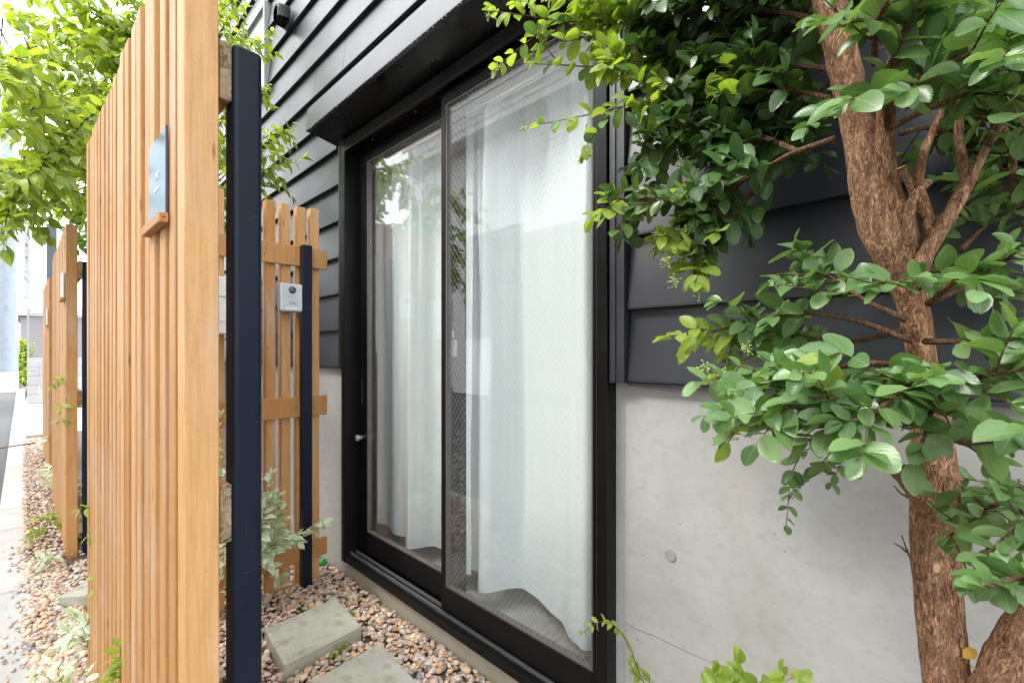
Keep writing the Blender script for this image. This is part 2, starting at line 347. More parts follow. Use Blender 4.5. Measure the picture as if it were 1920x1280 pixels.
# ================================================================== SETTING
ST = dict(kind='structure')
def sheet(name, pts, z, mat, cell=0.0):
    m = me_from([(p[0], p[1], z) for p in pts], [tuple(range(len(pts)))]); return obj(name, m, mat, **ST)
def edge_gut(X): return -0.02 + 0.018 * (X + 2)         # inner edge of the gutter stones
def edge_asp(X): return -0.16 + 0.020 * (X + 2)         # where the asphalt starts
sheet('ground', [(-900, -900), (900, -900), (900, 900), (-900, 900)], -0.16, SOIL)
sheet('road', [(-200, edge_asp(-200)), (-200, -9), (60, -5), (60, edge_asp(60))], -0.03, ASPHALT)
# soil bed below the pebbles, pavement beyond the third fence
sheet('planting_bed', [(-9.6, edge_gut(-9.6)), (3, edge_gut(3)), (3, 1.3), (-9.6, 1.3)], -0.022, SOIL)
m = box(-24, -9.6, edge_gut(-24) + 0.14, 1.6, -0.15, -0.004); obj('pavement', m, KERB, **ST)
# gutter: a run of separate concrete stones
gut = bpy.data.objects.new('gutter', None); COL.objects.link(gut); gut['kind'] = 'structure'
x = 2.0
while x > -22:
    L = 0.597; x0 = x - L
    p = [(x, edge_asp(x)), (x0, edge_asp(x0)), (x0, edge_gut(x0)), (x, edge_gut(x))]
    obj('gutter_stone', prism(p, -0.14, random.uniform(-0.012, -0.007), 0.004), KERB, gut)
    x -= 0.603
# ------------------------------------------------------------------ the house
WY = 1.158                      # face of the concrete wall
SY = 1.128                      # bottom edge of the siding boards
WX0, WX1 = -2.335, -0.700       # window opening
WZ0, WZ1 = 0.092, 2.316
HX0, HX1 = -6.6, 1.9
PITCH, SZ0 = 0.200, 1.118       # siding
house = thing('house', 'dark house with charcoal lap siding over bare concrete and a tall sliding window', 'house', (-2.4, WY, 0))
HB = Vector((-2.4, WY, 0))
def hp(name, mesh, mat, parent=None, **kw):
    o = obj(name, mesh, mat, parent or house, **kw)
    if parent is None: o.location = -HB
    return o
# concrete base: left, right and the sill strip under the window, butted
hp('concrete_wall', box(HX0, WX0, WY, WY + 0.16, -0.15, 1.20), CONC)
hp('concrete_wall', box(WX1, HX1, WY, WY + 0.16, -0.15, 1.20), CONC)
hp('concrete_sill', box(WX0, WX1, WY - 0.012, WY + 0.16, -0.15, WZ0 - 0.002, 0.004), mat_concrete('sill concrete', (0.45, 0.42, 0.34), (0.40, 0.34, 0.22), 2.0, False))
# sheathing behind the boards
hp('backing_wall', boxes([(HX0, WX0 - 0.0, WY + 0.012, WY + 0.15, 1.202, 5.6), (WX1, HX1, WY + 0.012, WY + 0.15, 1.202, 5.6), (WX0, WX1, WY + 0.012, WY + 0.15, WZ1, 5.6)]), TRIMM)
def board(x0, x1, z):
    # a lap board: bottom edge proud, folded drip return underneath, slight lean
    zt = z + PITCH + 0.012; y0 = SY; yt = SY + 0.024
    prof = [(y0, z), (y0, z + 0.006), (yt, zt), (yt + 0.003, zt), (y0 + 0.018, z + 0.009), (y0 + 0.018, z)]
    n = len(prof); V = [(x0, y, zz) for y, zz in prof] + [(x1, y, zz) for y, zz in prof]
    Fc = [(i, (i + 1) % n, n + (i + 1) % n, n + i) for i in range(n)] + [tuple(range(n))[::-1], tuple(range(n, 2 * n))]
    bm = bmesh.new(); vs = [bm.verts.new(v) for v in V]
    for f in Fc: bm.faces.new([vs[i] for i in f])
    return bm_done(bm)
HOODX0, HOODX1 = -2.435, -0.60
LWIN = (-4.35, -3.565, 3.12, 3.69)
def run(x0, x1, z, cuts=()):
    xs = [x0] + [c for c in cuts if x0 + 0.1 < c < x1 - 0.1] + [x1]
    for a, b in zip(xs, xs[1:]):
        hp('siding_board', board(a + 0.0012, b - 0.0012, z), SIDING)
for k in range(20):
    z = SZ0 + k * PITCH
    cuts = [-4.9 + (k * 1.37) % 2.2, -2.6 + (k * 0.83) % 1.6, 0.35 + (k * 0.41) % 0.9]
    if z + 0.05 < 2.33:
        run(HX0, WX0 - 0.052, z, cuts[:1]); run(WX1 + 0.052, HX1, z, cuts[2:])
    elif z + 0.05 < 2.50:
        run(HX0, HOODX0 - 0.001, z, cuts[:1]); run(HOODX1 + 0.001, HX1, z, cuts[2:])
    elif z + PITCH > LWIN[2] and z < LWIN[3]:
        run(HX0, LWIN[0] - 0.03, z); run(LWIN[1] + 0.03, HX1, z, cuts[1:])
    else: run(HX0, HX1, z, cuts)
# corner trims either side of the window, from the siding's foot up to the hood
for x0 in (WX0 - 0.05, WX1 + 0.004):
    hp('corner_trim', boxes([(x0, x0 + 0.046, SY - 0.012, SY + 0.06, SZ0 - 0.004, WZ1 + 0.02), (x0 + 0.014, x0 + 0.020, SY - 0.016, SY - 0.0125, SZ0 - 0.004, WZ1 + 0.02)]), TRIMM)
# drip flashing under the lowest board
for a, b in ((HX0, WX0 - 0.052), (WX1 + 0.052, HX1)):
    hp('flashing', box(a, b, SY + 0.004, WY - 0.001, SZ0 - 0.012, SZ0 - 0.002), TRIMM)
# hood over the window: sloping clad front, flat black soffit
hy0, hz0, hzt = 0.962, 2.354, 2.500
def hood_mesh(parts):
    bm = bmesh.new()
    a, b = HOODX0, HOODX1
    if parts == 'front':
        P = [(hy0, hz0), (hy0, hz0 + 0.006), (hy0 + 0.010, hz0 + 0.120), (SY + 0.03, hz0 + 0.150), (SY + 0.03, hz0 + 0.135), (hy0 + 0.024, hz0 + 0.110), (hy0 + 0.020, hz0)]
    else:
        P = [(hy0 + 0.022, hz0 + 0.001), (hy0 + 0.022, hz0 + 0.012), (WY + 0.01, hz0 - 0.02), (WY + 0.01, hz0 - 0.032)]
    V = [bm.verts.new((a, y, z)) for y, z in P] + [bm.verts.new((b, y, z)) for y, z in P]; n = len(P)
    for i in range(n): bm.faces.new([V[i], V[(i + 1) % n], V[n + (i + 1) % n], V[n + i]])
    bm.faces.new(V[:n]); bm.faces.new(V[n:]); return bm_done(bm)
hood = hp('window_hood', hood_mesh('front'), SIDING)
obj('soffit', hood_mesh('soffit'), SOFFIT, hood)
for xx in (HOODX0 + 0.001, HOODX1 - 0.004):
    q = [(hy0 + 0.021, hz0 + 0.0135), (hy0 + 0.025, hz0 + 0.109), (SY + 0.03, hz0 + 0.134), (SY + 0.03, hz0 - 0.004)]
    obj('hood_cheek', me_from([(xx, a, b) for a, b in q] + [(xx + 0.003, a, b) for a, b in q], [(0, 1, 2, 3), (7, 6, 5, 4), (0, 4, 5, 1), (1, 5, 6, 2), (2, 6, 7, 3), (3, 7, 4, 0)]), SIDING, hood)
bm = bmesh.new()
for k in range(90):                                            # crumbs of lichen along the drip edge
    xx = HOODX0 + 0.02 + k * 0.0195 + random.uniform(-.006, .006); r = random.uniform(0.0015, 0.0045)
    bmesh.ops.create_icosphere(bm, subdivisions=1, radius=r, matrix=Matrix.Translation((xx, hy0 + random.uniform(-.001, .004), hz0 - r * 0.4)))
o = obj('lichen_crumbs', bm_done(bm), plain('lichen', (0.30, 0.28, 0.20), 0.9), hood, kind='stuff')

# ---- the sliding window (one part of the house, with sub-parts)
FD0, FD1 = 1.108, 1.235      # frame depth
win = hp('sliding_window', boxes([
    (WX0, WX0 + 0.036, FD0, FD1, WZ0, WZ1), (WX1 - 0.036, WX1, FD0, FD1, WZ0, WZ1),
    (WX0 + 0.036, WX1 - 0.036, FD0, FD1, WZ1 - 0.040, WZ1), (WX0 + 0.036, WX1 - 0.036, FD0 + 0.004, FD1, WZ0, WZ0 + 0.034),
    (WX0 + 0.036, WX1 - 0.036, FD0 + 0.0, FD0 + 0.010, WZ1 - 0.062, WZ1 - 0.0405)], 0.002), FRAME)
for y, hh in ((FD0 + 0.008, 0.012), (1.140, 0.014), (1.172, 0.012), (1.205, 0.016)):
    obj('track', box(WX0 + 0.0365, WX1 - 0.0365, y, y + 0.006, WZ0 + 0.0342, WZ0 + 0.034 + hh), ALU if y in (1.172, 1.140) else FRAME, win)
obj('track', box(WX0 + 0.0365, WX1 - 0.0365, 1.176, 1.182, WZ1 - 0.068, WZ1 - 0.0405), FRAME, win)
def sash(x0, x1, y0, y1, gx0, gx1, gz0, gz1, z0, z1):
    s = obj('sash', boxes([(x0, gx0, y0, y1, z0, z1), (gx1, x1, y0, y1, z0, z1), (gx0, gx1, y0, y1, z0, gz0), (gx0, gx1, y0, y1, gz1, z1)], 0.0015), FRAME, win)
    ym = (y0 + y1) / 2; g = 0.006
    obj('gasket', boxes([(gx0, gx0 + g, y0 + 0.003, y1 - 0.003, gz0, gz1), (gx1 - g, gx1, y0 + 0.003, y1 - 0.003, gz0, gz1),
                         (gx0 + g, gx1 - g, y0 + 0.003, y1 - 0.003, gz0, gz0 + g), (gx0 + g, gx1 - g, y0 + 0.003, y1 - 0.003, gz1 - g, gz1)]), GASK, win)
    obj('pane', box(gx0 + g, gx1 - g, ym - 0.003, ym + 0.003, gz0 + g, gz1 - g), GLASS, win)
    # wire net cast in the glass: thin real wires in diamonds
    V = []; Fc = []; r = 0.00021; W = gx1 - gx0 - 2 * g; H = gz1 - gz0 - 2 * g; ox, oz = gx0 + g, gz0 + g
    for sgn in (1, -1):
        ang = R_(52) * sgn; dx, dz = math.cos(ang), math.sin(ang); nx, nz = -dz, dx; step = 0.0185
        cs = [nx * a + nz * b for a in (0, W) for b in (0, H)]; c = min(cs)
        while c < max(cs):
            # clip the line n.p = c to the pane
            ts = []
            for (a, lim) in ((0, W), (1, H)):
                for bound in (0, lim):
                    p0 = (nx * c, nz * c); d = (dx, dz)
                    if abs(d[a]) < 1e-6: continue
                    tt = (bound - p0[a]) / d[a]; q = (p0[0] + d[0] * tt, p0[1] + d[1] * tt)
                    if -1e-6 <= q[0] <= W + 1e-6 and -1e-6 <= q[1] <= H + 1e-6: ts.append(tt)
            if len(ts) >= 2 and max(ts) - min(ts) > 0.01:
                for tt in (min(ts), max(ts)):
                    px_, pz_ = ox + nx * c + dx * tt, oz + nz * c + dz * tt
                    yy = ym - 0.0045 if sgn > 0 else ym - 0.0052
                    V += [(px_ + nx * r, yy, pz_ + nz * r), (px_, yy - r, pz_), (px_ - nx * r, yy, pz_ - nz * r)]
                b = len(V) - 6; Fc += [(b, b + 1, b + 4, b + 3), (b + 1, b + 2, b + 5, b + 4), (b + 2, b, b + 3, b + 5)]
            c += step
    obj('wire_net', me_from(V, Fc), WIRE, win, kind='stuff')
    return s
sash(WX0 + 0.045, -1.437, 1.186, 1.216, -2.209, -1.517, 0.256, 2.198, WZ0 + 0.060, WZ1 - 0.055)    # inner, left
sash(-1.508, WX1 - 0.037, 1.140, 1.170, -1.481, -0.770, 0.246, 2.206, WZ0 + 0.052, WZ1 - 0.055)     # outer, right
obj('handle_slot', box(-2.262, -2.246, 1.1835, 1.1858, 0.93, 1.06, 0.001), TRIMM, win)
kn = lathe([(0.011, 0), (0.011, 0.012), (0.016, 0.016), (0.016, 0.03), (0.012, 0.034)], 16)
o = obj('door_knob', kn, ALU, win); o.location = (-2.262, 1.186, 0.745); o.rotation_euler = (R_(90), 0, 0)
o = obj('crescent_lock', boxes([(-1.49, -1.455, 1.172, 1.185, 1.18, 1.25), (-1.48, -1.468, 1.1715, 1.178, 1.255, 1.29)], 0.003), GREYP, win)
for xx in (-2.10, -1.72): obj('stopper', lathe([(0.004, 0), (0.005, 0.004), (0.003, 0.008)], 8), ALU, win, loc=(xx, 1.160, WZ1 - 0.05))
# small blue grey bracket by the window's foot
hp('bracket', boxes([(WX0 - 0.045, WX0 - 0.001, WY - 0.012, WY - 0.001, 0.085, 0.108)], 0.002), plain('blue grey zinc', (0.22, 0.28, 0.32), 0.5, 0.4))
# plugged formwork tie holes in the concrete, and one little drill hole
for (px, py) in ((1258, 1042),):
    c = ony(px, py, WY); bm = bmesh.new(); bmesh.ops.create_cone(bm, cap_ends=True, segments=24, radius1=0.0135, radius2=0.0125, depth=0.006, matrix=Matrix.Translation(c) @ Matrix.Rotation(R_(90), 4, 'X'))
    hp('tie_hole_plug', bm_done(bm), mat_concrete('plug mortar', (0.33, 0.33, 0.30), (0.3, 0.3, 0.26), 4, False))
    ring = lathe([(0.0138, 0), (0.0148, 0.0012), (0.0156, 0)], 28); o = hp('plug_rim', ring, plain('joint dirt', (0.13, 0.125, 0.11), 0.9)); o.rotation_euler = (R_(90), 0, 0); o.location = c - HB + Vector((0, 0.0005, 0))
# seam of the formwork by the window and a fine crack line low on the wall
cr = [ony(a, b, WY - 0.0003) for a, b in ((1172, 1166), (1192, 1178), (1216, 1188), (1224, 1190), (1250, 1203), (1290, 1222), (1330, 1240), (1372, 1265))]
hp('crack', tube(cr, 0.0006, 4), plain('crack dirt', (0.15, 0.13, 0.10), 0.9))
sx = ony(1171, 900, WY).x
hp('formwork_seam', box(sx - 0.001, sx + 0.001, WY - 0.0012, WY + 0.004, 0.0, SZ0 - 0.02), plain('seam', (0.33, 0.33, 0.33), 0.9))

# ---- upper small window and vent hoods
uw = hp('upper_window', boxes([(LWIN[0] - 0.028, LWIN[0], SY - 0.02, SY + 0.05, LWIN[2] - 0.028, LWIN[3] + 0.028), (LWIN[1], LWIN[1] + 0.028, SY - 0.02, SY + 0.05, LWIN[2] - 0.028, LWIN[3] + 0.028),
     (LWIN[0], LWIN[1], SY - 0.02, SY + 0.05, LWIN[2] - 0.028, LWIN[2]), (LWIN[0], LWIN[1], SY - 0.02, SY + 0.05, LWIN[3], LWIN[3] + 0.028)]), plain('light grey aluminium', (0.34, 0.35, 0.36), 0.4))
obj('pane', box(LWIN[0], LWIN[1], SY + 0.0, SY + 0.005, LWIN[2], LWIN[3]), plain('blind behind glass', (0.30, 0.36, 0.37), 0.03, 0, 1.0), uw)
def vent_hood(c, mat, s=1.0):
    """domed exhaust hood: round flange, half dome open downwards, dark throat and louvre"""
    bm = bmesh.new(); n = 20; m = 8; r = 0.062 * s; d = 0.075 * s
    rows = []
    for j in range(m + 1):
        a = j / m * math.pi / 2; row = []
        for i in range(n + 1):
            th = math.pi * (i / n); yy = -d * math.sin(a); rr = r * (0.55 + 0.45 * math.cos(a) ** 0.6)
            row.append(bm.verts.new((rr * math.cos(th), yy, rr * math.sin(th) * (1 if True else 1))))
        rows.append(row)
    for j in range(m):
        for i in range(n): bm.faces.new([rows[j][i], rows[j][i + 1], rows[j + 1][i + 1], rows[j + 1][i]])
    for i in range(n):
        pass
    lo = []
    # skirt: sides drop below the dome
    for row in rows: lo.append((bm.verts.new(row[0].co + Vector((0, 0, -0.045 * s))), bm.verts.new(row[-1].co + Vector((0, 0, -0.045 * s)))))
    for j in range(m):
        bm.faces.new([rows[j][0], rows[j + 1][0], lo[j + 1][0], lo[j][0]]); bm.faces.new([rows[j][-1], lo[j][1], lo[j + 1][1], rows[j + 1][-1]])
    bm.faces.new([rows[m][i] for i in range(n + 1)] + [lo[m][1], lo[m][0]])
    bmesh.ops.solidify(bm, geom=list(bm.faces), thickness=0.002)
    bmesh.ops.create_cone(bm, cap_ends=True, segments=28, radius1=r * 1.18, radius2=r * 1.14, depth=0.008, matrix=Matrix.Translation((0, -0.002, -0.01 * s)) @ Matrix.Rotation(R_(90), 4, 'X'))
    v = hp('vent_hood', bm_done(bm), mat); v.location = Vector(c) - HB
    obj('throat', boxes([(-r * 0.9, r * 0.9, -0.012, -0.006, -0.052 * s, 0.02)]), BLACKP, v)
    obj('louvre', boxes([(-r * 0.82, r * 0.82, -0.05 * s, -0.046 * s, -0.04 * s, -0.034 * s), (-0.002, 0.002, -0.06 * s, -0.012, -0.044 * s, -0.038 * s)]), TRIMM, v)
c = ony(541, 34, SY); vent_hood((c.x, SY - 0.006, c.z), TRIMM, 1.0)
c = ony(1266, 236, SY); vent_hood((c.x, SY - 0.006, c.z), TRIMM, 0.5)

# ---- the room behind the glass
hp('room_floor', box(-3.2, 0.0, FD1 + 0.001, 4.4, 0.10, 0.135), mat_concrete('room floor', (0.40, 0.40, 0.36), (0.34, 0.31, 0.25), 1, False))
hp('room_wall', boxes([(-3.3, -3.202, FD1 + 0.1, 4.5, 0.1, 2.6), (0.002, 0.1, FD1 + 0.1, 4.5, 0.1, 2.6), (-3.202, 0.002, 4.402, 4.5, 0.1, 2.6), (-3.2, WX0, WY + 0.1605, FD1 + 0.04, 0.136, 2.4), (WX1, 0.0, WY + 0.1605, FD1 + 0.04, 0.136, 2.4)]), OFFW)
hp('room_ceiling', box(-3.2, 0.0, FD1 + 0.001, 4.4, 2.42, 2.5), OFFW)
rail = thing('curtain_rail', 'white curtain rail box along the top inside the sliding window', 'curtain rail', (-1.5, 1.36, 2.3))
obj('rail_box', box(-2.45 + 1.5, -0.62 + 1.5, -0.10, -0.07, -0.085, 0.055, 0.003), WHITE, rail)
obj('rail', box(-2.45 + 1.5, -0.62 + 1.5, -0.02, 0.02, -0.07, -0.04, 0.002), WHITE, rail)
def curtain(label, path, z0, z1, seed):
    P = catmull([(a, b, 0) for a, b in path], 14); n = len(P); rows = 46; V = []; Fc = []
    rr = random.Random(seed); cx = np.mean([p[0] for p in P]); cy = np.mean([p[1] for p in P])
    for j in range(rows + 1):
        h = j / rows; z = z0 + (z1 - z0) * h
        for i, p in enumerate(P):
            # the folds are tighter pinch pleats at the top and loosen on the way down
            amp = 0.55 + 0.45 * (1 - h) ** 0.8
            s = i / (n - 1)
            y = cy + (p[1] - cy) * amp + 0.012 * math.sin(s * 70 + seed) * (0.25 + 0.75 * h ** 3) + 0.010 * noise.noise(Vector((s * 14, h * 3.5, seed)))
            xx = p[0] + 0.012 * noise.noise(Vector((s * 9, h * 2.2, seed + 7)))
            V.append((xx, y, z + 0.004 * noise.noise(Vector((s * 11, 2, seed))) * (1 - h)))
    for j in range(rows):
        for i in range(n - 1): a = j * n + i; Fc.append((a, a + 1, a + n + 1, a + n))
    root = thing('curtain', label, 'curtain', (cx, cy, z0), 0, 'curtains inside the sliding window')
    V = [(v[0] - cx, v[1] - cy, v[2] - z0) for v in V]
    obj('cloth', me_from(V, Fc, smooth=True), CURT, root)
    hem = []; V2 = []; F2 = []
    for i in range(n):
        v = V[i]; V2 += [(v[0], v[1] - 0.0016, v[2] - 0.001), (v[0], v[1] - 0.0016, v[2] + 0.004)]
    for i in range(n - 1): F2.append((2 * i, 2 * i + 2, 2 * i + 3, 2 * i + 1))
    obj('hem', me_from(V2, F2, smooth=True), plain('hem thread', (0.85, 0.87, 0.87), 0.9), root)
curtain('pale curtain hanging behind the left pane of the sliding window', [(-2.55, 1.34), (-2.46, 1.355), (-2.38, 1.335), (-2.30, 1.36), (-2.22, 1.335), (-2.13, 1.32), (-2.06, 1.345), (-1.99, 1.285), (-1.945, 1.262), (-1.92, 1.30), (-1.885, 1.37), (-1.81, 1.385), (-1.73, 1.34), (-1.65, 1.285), (-1.52, 1.31)], 0.222, 2.235, 1)
curtain('wide pale curtain hanging behind the right pane of the sliding window', [(-1.62, 1.36), (-1.55, 1.345), (-1.49, 1.365), (-1.45, 1.34), (-1.41, 1.255), (-1.36, 1.26), (-1.31, 1.36), (-1.25, 1.39), (-1.15, 1.36), (-1.04, 1.315), (-0.95, 1.27), (-0.885, 1.24), (-0.845, 1.27), (-0.82, 1.34), (-0.77, 1.35), (-0.68, 1.31)], 0.222, 2.235, 2)

# ================================================================== FENCES
SLAT_W, SLAT_D, FPITCH, FH = 0.0445, 0.050, 0.0735, 1.985
def slat_mesh(w, d, h, bev=0.0016):
    bm = bmesh.new(); add_box(bm, -w / 2, w / 2, -d / 2, d / 2, 0, h, bev)
    return bm_done(bm)
SLATS = [slat_mesh(SLAT_W, SLAT_D, FH) for _ in range(1)]
def fence(name, label, near, far, dirn, post_at, group, post_h=1.745, rails=((0.120, 0.212), (0.866, 0.968), (1.640, 1.742)), post_w=0.048, rail_end=0.012):
    """near, far: world points on the outer face line; local x runs far -> near, local +y is the rail and post side"""
    L = (Vector(near) - Vector(far)).length
    rz = math.atan2(near[1] - far[1], near[0] - far[0])
    f = thing(name, label, 'fence', (far[0], far[1], 0), rz, group)
    n = int(round((L - SLAT_W) / FPITCH)) + 1
    for i in range(n):
        xx = L - SLAT_W / 2 - i * FPITCH
        o = obj('slat', SLATS[0], WOOD, f, loc=(xx, SLAT_D / 2, -0.03 + random.uniform(-0.004, 0.004)))
        o.rotation_euler = (random.uniform(-.0015, .0015), random.uniform(-.0015, .0015), random.uniform(-.012, .012))
        o.scale = (random.uniform(.96, 1.03), random.uniform(.985, 1.01), 1)
    for a, b in rails:
        r = obj('rail', box(-0.02, L + rail_end, SLAT_D + 0.0015, SLAT_D + 0.0205, a, b, 0.0025), WOOD_RAIL, f)
        obj('rail_end', box(L + rail_end, L + rail_end + 0.0015, SLAT_D + 0.002, SLAT_D + 0.020, a + 0.001, b - 0.001, 0.0005), WOOD_OLD, r)
    for px in post_at:
        bm = bmesh.new(); add_box(bm, px - post_w, px, SLAT_D + 0.021, SLAT_D + 0.021 + post_w, -0.1, post_h, 0.008, 4)
        obj('post', bm_done(bm, smooth=False), STEEL, f)
    return f, L
FG = 'slatted wooden fences along the street'
far1 = (-2.252, 0.117); near1 = (-0.900, 0.1632)
f1, L1 = fence('slat_fence', 'nearest tall slatted wooden fence with a polished steel name plate and a black post', near1, far1, 1, [1.349, 0.10], FG, rail_end=-0.012)
f2, L2 = fence('slat_fence', 'second slatted wooden fence from the camera, beyond the stepping stone gap', (-3.75, 0.100), (-5.37, 0.060), 1, [1.62, 0.10], FG)
f3, L3 = fence('slat_fence', 'farthest slatted wooden fence, next to the low block wall', (-6.57, 0.050), (-8.05, 0.010), 1, [1.48], FG)
# side screen by the window: slats behind, rails and post on the camera's side
GX = -2.43
f4, L4 = fence('slat_screen', 'short slatted wooden screen beside the window carrying the silver intercom', (GX - SLAT_D, 0.40), (GX - SLAT_D, 1.046), 1, [], None)
f4.rotation_euler.z = R_(-90); 
bm = bmesh.new(); add_box(bm, 1.046 - 0.967, 1.046 - 0.921, SLAT_D + 0.021, SLAT_D + 0.069, -0.1, 1.745, 0.004, 3); obj('post', bm_done(bm), STEEL, f4)
for zc in (0.166, 0.917, 1.691):   # screws
    for yy in (0.06, 0.28, 0.43):
        o = obj('screw', lathe([(0.004, 0), (0.0035, 0.0012)], 10), plain('screw', (0.12, 0.10, 0.08), 0.4, 0.6), f4); o.location = (yy + random.uniform(-.01, .01), SLAT_D + 0.0206, zc + random.uniform(-.02, .02)); o.rotation_euler = (R_(-90), 0, 0)
# fascia name plate on the near fence, standing on a small wooden ledge
def on_fence1(x): return Vector((x, 0.117 + 0.0342 * (x + 2.252), 0))
ang1 = math.atan2(near1[1] - far1[1], near1[0] - far1[0])
pc = on_fence1(-1.090)
plate = thing('name_plate', 'polished steel name plate with tiny engraved lettering on the nearest fence', 'sign', (pc.x, pc.y, 1.45), ang1)
obj('plate', box(-0.072, 0.072, -0.004, -0.001, 0, 0.158, 0.0006), MIRROR, plate)
obj('plate_edge', box(0.0725, 0.0740, -0.0045, -0.0005, 0.0, 0.158), plain('dark plate edge', (0.05, 0.06, 0.10), 0.4), plate)
MIRROR.node_tree.nodes['Principled BSDF'].inputs['Specular Tint'].default_value = (0.36, 0.40, 0.43, 1)
INK = plain('engraved white', (0.85, 0.86, 0.87), 0.6)
o = obj('engraving', text_mesh('M2', 0.022), INK, plate); o.location = (0.004, -0.0043, 0.083); o.rotation_euler = (R_(90), 0, 0)
o = obj('engraving', text_mesh('residence', 0.0125), INK, plate); o.location = (0.0, -0.0043, 0.060); o.rotation_euler = (R_(90), 0, 0)
ledge = thing('plate_ledge', 'small wooden ledge under the polished steel name plate', 'ledge', (pc.x, pc.y, 1.45), ang1)
obj('ledge_bar', box(-0.080, 0.080, -0.015, -0.0008, -0.019, -0.001, 0.0015), WOOD_RAIL, ledge)
obj('screw', lathe([(0.002, 0), (0.002, 0.001)], 8), BLACKP, ledge, loc=(0.0803, -0.008, -0.010))
# small plates on the farther fences
for (fx, y0, zc, hh, lab) in ((-3.86, 0.094, 1.60, 0.15, 'second slatted fence'), (-6.72, 0.046, 1.56, 0.16, 'farthest slatted fence')):
    p = thing('name_plate', 'narrow pale name plate on the ' + lab, 'sign', (fx, y0, zc - hh / 2), R_(1.4), 'name plates on the farther fences')
    obj('plate', box(-0.07, 0.07, -0.010, -0.001, 0, hh, 0.0008), SILVER, p)
    obj('ledge_bar', box(-0.076, 0.076, -0.020, -0.001, -0.02, -0.001, 0.001), WOOD_RAIL, p)
# intercom: body, camera lens, speaker slots, button
ic = thing('intercom', 'silver door intercom with a round black camera lens on the slatted screen', 'intercom', (-2.375, 0.866, 1.402), R_(90))
bm = bmesh.new(); add_box(bm, -0.053, 0.053, -0.012, 0.016, 0, 0.138, 0.006, 3); obj('body', bm_done(bm), SILVER, ic)
obj('back_plate', box(-0.056, 0.052, 0.0165, 0.026, -0.003, 0.139, 0.001), GREYP, ic)
def disc(name, r, d, mat, loc, seg=28, parent=ic):
    o = obj(name, lathe([(r, 0), (r, d * 0.7), (r * 0.86, d)], seg), mat, parent); o.location = loc; o.rotation_euler = (R_(90), 0, 0); return o
disc('lens_ring', 0.0175, 0.003, BLACKP, (0.003, -0.0121, 0.106)); lens = disc('lens', 0.0095, 0.006, plain('lens glass', (0.09, 0.10, 0.12), 0.05, 0.0, 1.0), (0.003, -0.0135, 0.106))
disc('lens_ring', 0.0125, 0.0038, plain('lens grey', (0.20, 0.21, 0.23), 0.25), (0.003, -0.0123, 0.106))
obj('speaker_slots', boxes([(-0.022 + 0.0052 * k, -0.0185 + 0.0052 * k, -0.0128, -0.0118, 0.070, 0.0725) for k in range(9)]), GREYP, ic)
obj('button', box(-0.014, 0.020, -0.0145, -0.0121, 0.036, 0.052, 0.001), plain('grey button', (0.44, 0.46, 0.47), 0.45), ic)
obj('button_mark', boxes([(-0.008 + 0.006 * k, -0.0055 + 0.006 * k, -0.0150, -0.0144, 0.040, 0.048) for k in range(4)]), GREYP, ic)
obj('name_strip', box(-0.026, 0.030, -0.0128, -0.0121, 0.010, 0.020), plain('strip', (0.72, 0.74, 0.75), 0.4), ic)
obj('indicator', box(0.036, 0.039, -0.0132, -0.0121, 0.100, 0.106), GREYP, ic)
# letter box seen in the slot between the near fence and its post
mb = thing('letter_box', 'white metal letter box numbered 3, glimpsed between the near fence and its black post', 'letter box', (-2.36, 0.59, 1.28), R_(90))
obj('body', box(-0.115, 0.10, -0.05, 0.045, 0, 0.245, 0.004), WHITE, mb)
obj('lid', box(-0.118, 0.103, -0.058, -0.0505, 0.165, 0.250, 0.002), WHITE, mb)
obj('flap', box(-0.112, 0.097, -0.0535, -0.0505, 0.055, 0.160, 0.001), WHITE, mb)
for xx in (-0.062, 0.035):
    o = obj('numeral', text_mesh('3', 0.034, 0.0006), plain('black ink', (0.03, 0.03, 0.03), 0.6), mb); o.location = (xx, -0.0542, 0.078); o.rotation_euler = (R_(90), 0, 0)

# ================================================================== STONES, PEBBLES
stones = []
def stone(label, poly, z1, group):
    c = sum(poly, Vector()) / len(poly)
    P = [(p.x - c.x, p.y - c.y) for p in poly]
    bm = bmesh.new(); vs = [bm.verts.new((p[0], p[1], 0)) for p in P]; f = bm.faces.new(vs)
    r = bmesh.ops.extrude_face_region(bm, geom=[f])
    for v in r['geom']:
        if isinstance(v, bmesh.types.BMVert): v.co.z = z1 + 0.06
    bmesh.ops.bevel(bm, geom=list(bm.edges), offset=0.0035, segments=2, affect='EDGES', profile=0.5)
    bmesh.ops.triangulate(bm, faces=bm.faces[:]); bmesh.ops.subdivide_edges(bm, edges=bm.edges[:], cuts=3, use_grid_fill=True)
    bmesh.ops.recalc_face_normals(bm, faces=bm.faces)
    for v in bm.verts:
        q = v.co + c; v.co += Vector((noise.noise(q * 26), noise.noise(q * 26 + Vector((9, 0, 0))), noise.noise(q * 22 + Vector((0, 7, 0))))) * 0.0017
    o = obj('stepping_stone', bm_done(bm, smooth=False), STONE, loc=(c.x, c.y, -0.06)); tag(o, label, 'paving stone', group)
    stones.append([(p.x, p.y) for p in poly]); return o
TZ = 0.048; SG = 'concrete stepping stones in the pebbles'
A, B, C_, D = [onz(*p, TZ) for p in ((497, 1180), (630, 1120), (678, 1173), (531, 1244))]
A = B + (D - C_) * 0.5 + (A - B) * 0.5; D = C_ + (A - B)
stone('grey concrete stepping stone nearest the slatted screen', [A, B, C_, D], TZ, SG)
B2 = onz(713, 1204, TZ); off = B2 - B; stone('grey concrete stepping stone cut off by the bottom edge of the picture', [p + off for p in (A, B, C_, D)], TZ, SG)
E1, E2 = onz(110, 1118, TZ), onz(166, 1086, TZ); ev = (E2 - E1).normalized(); pv_ = Vector((-ev.y, ev.x, 0))
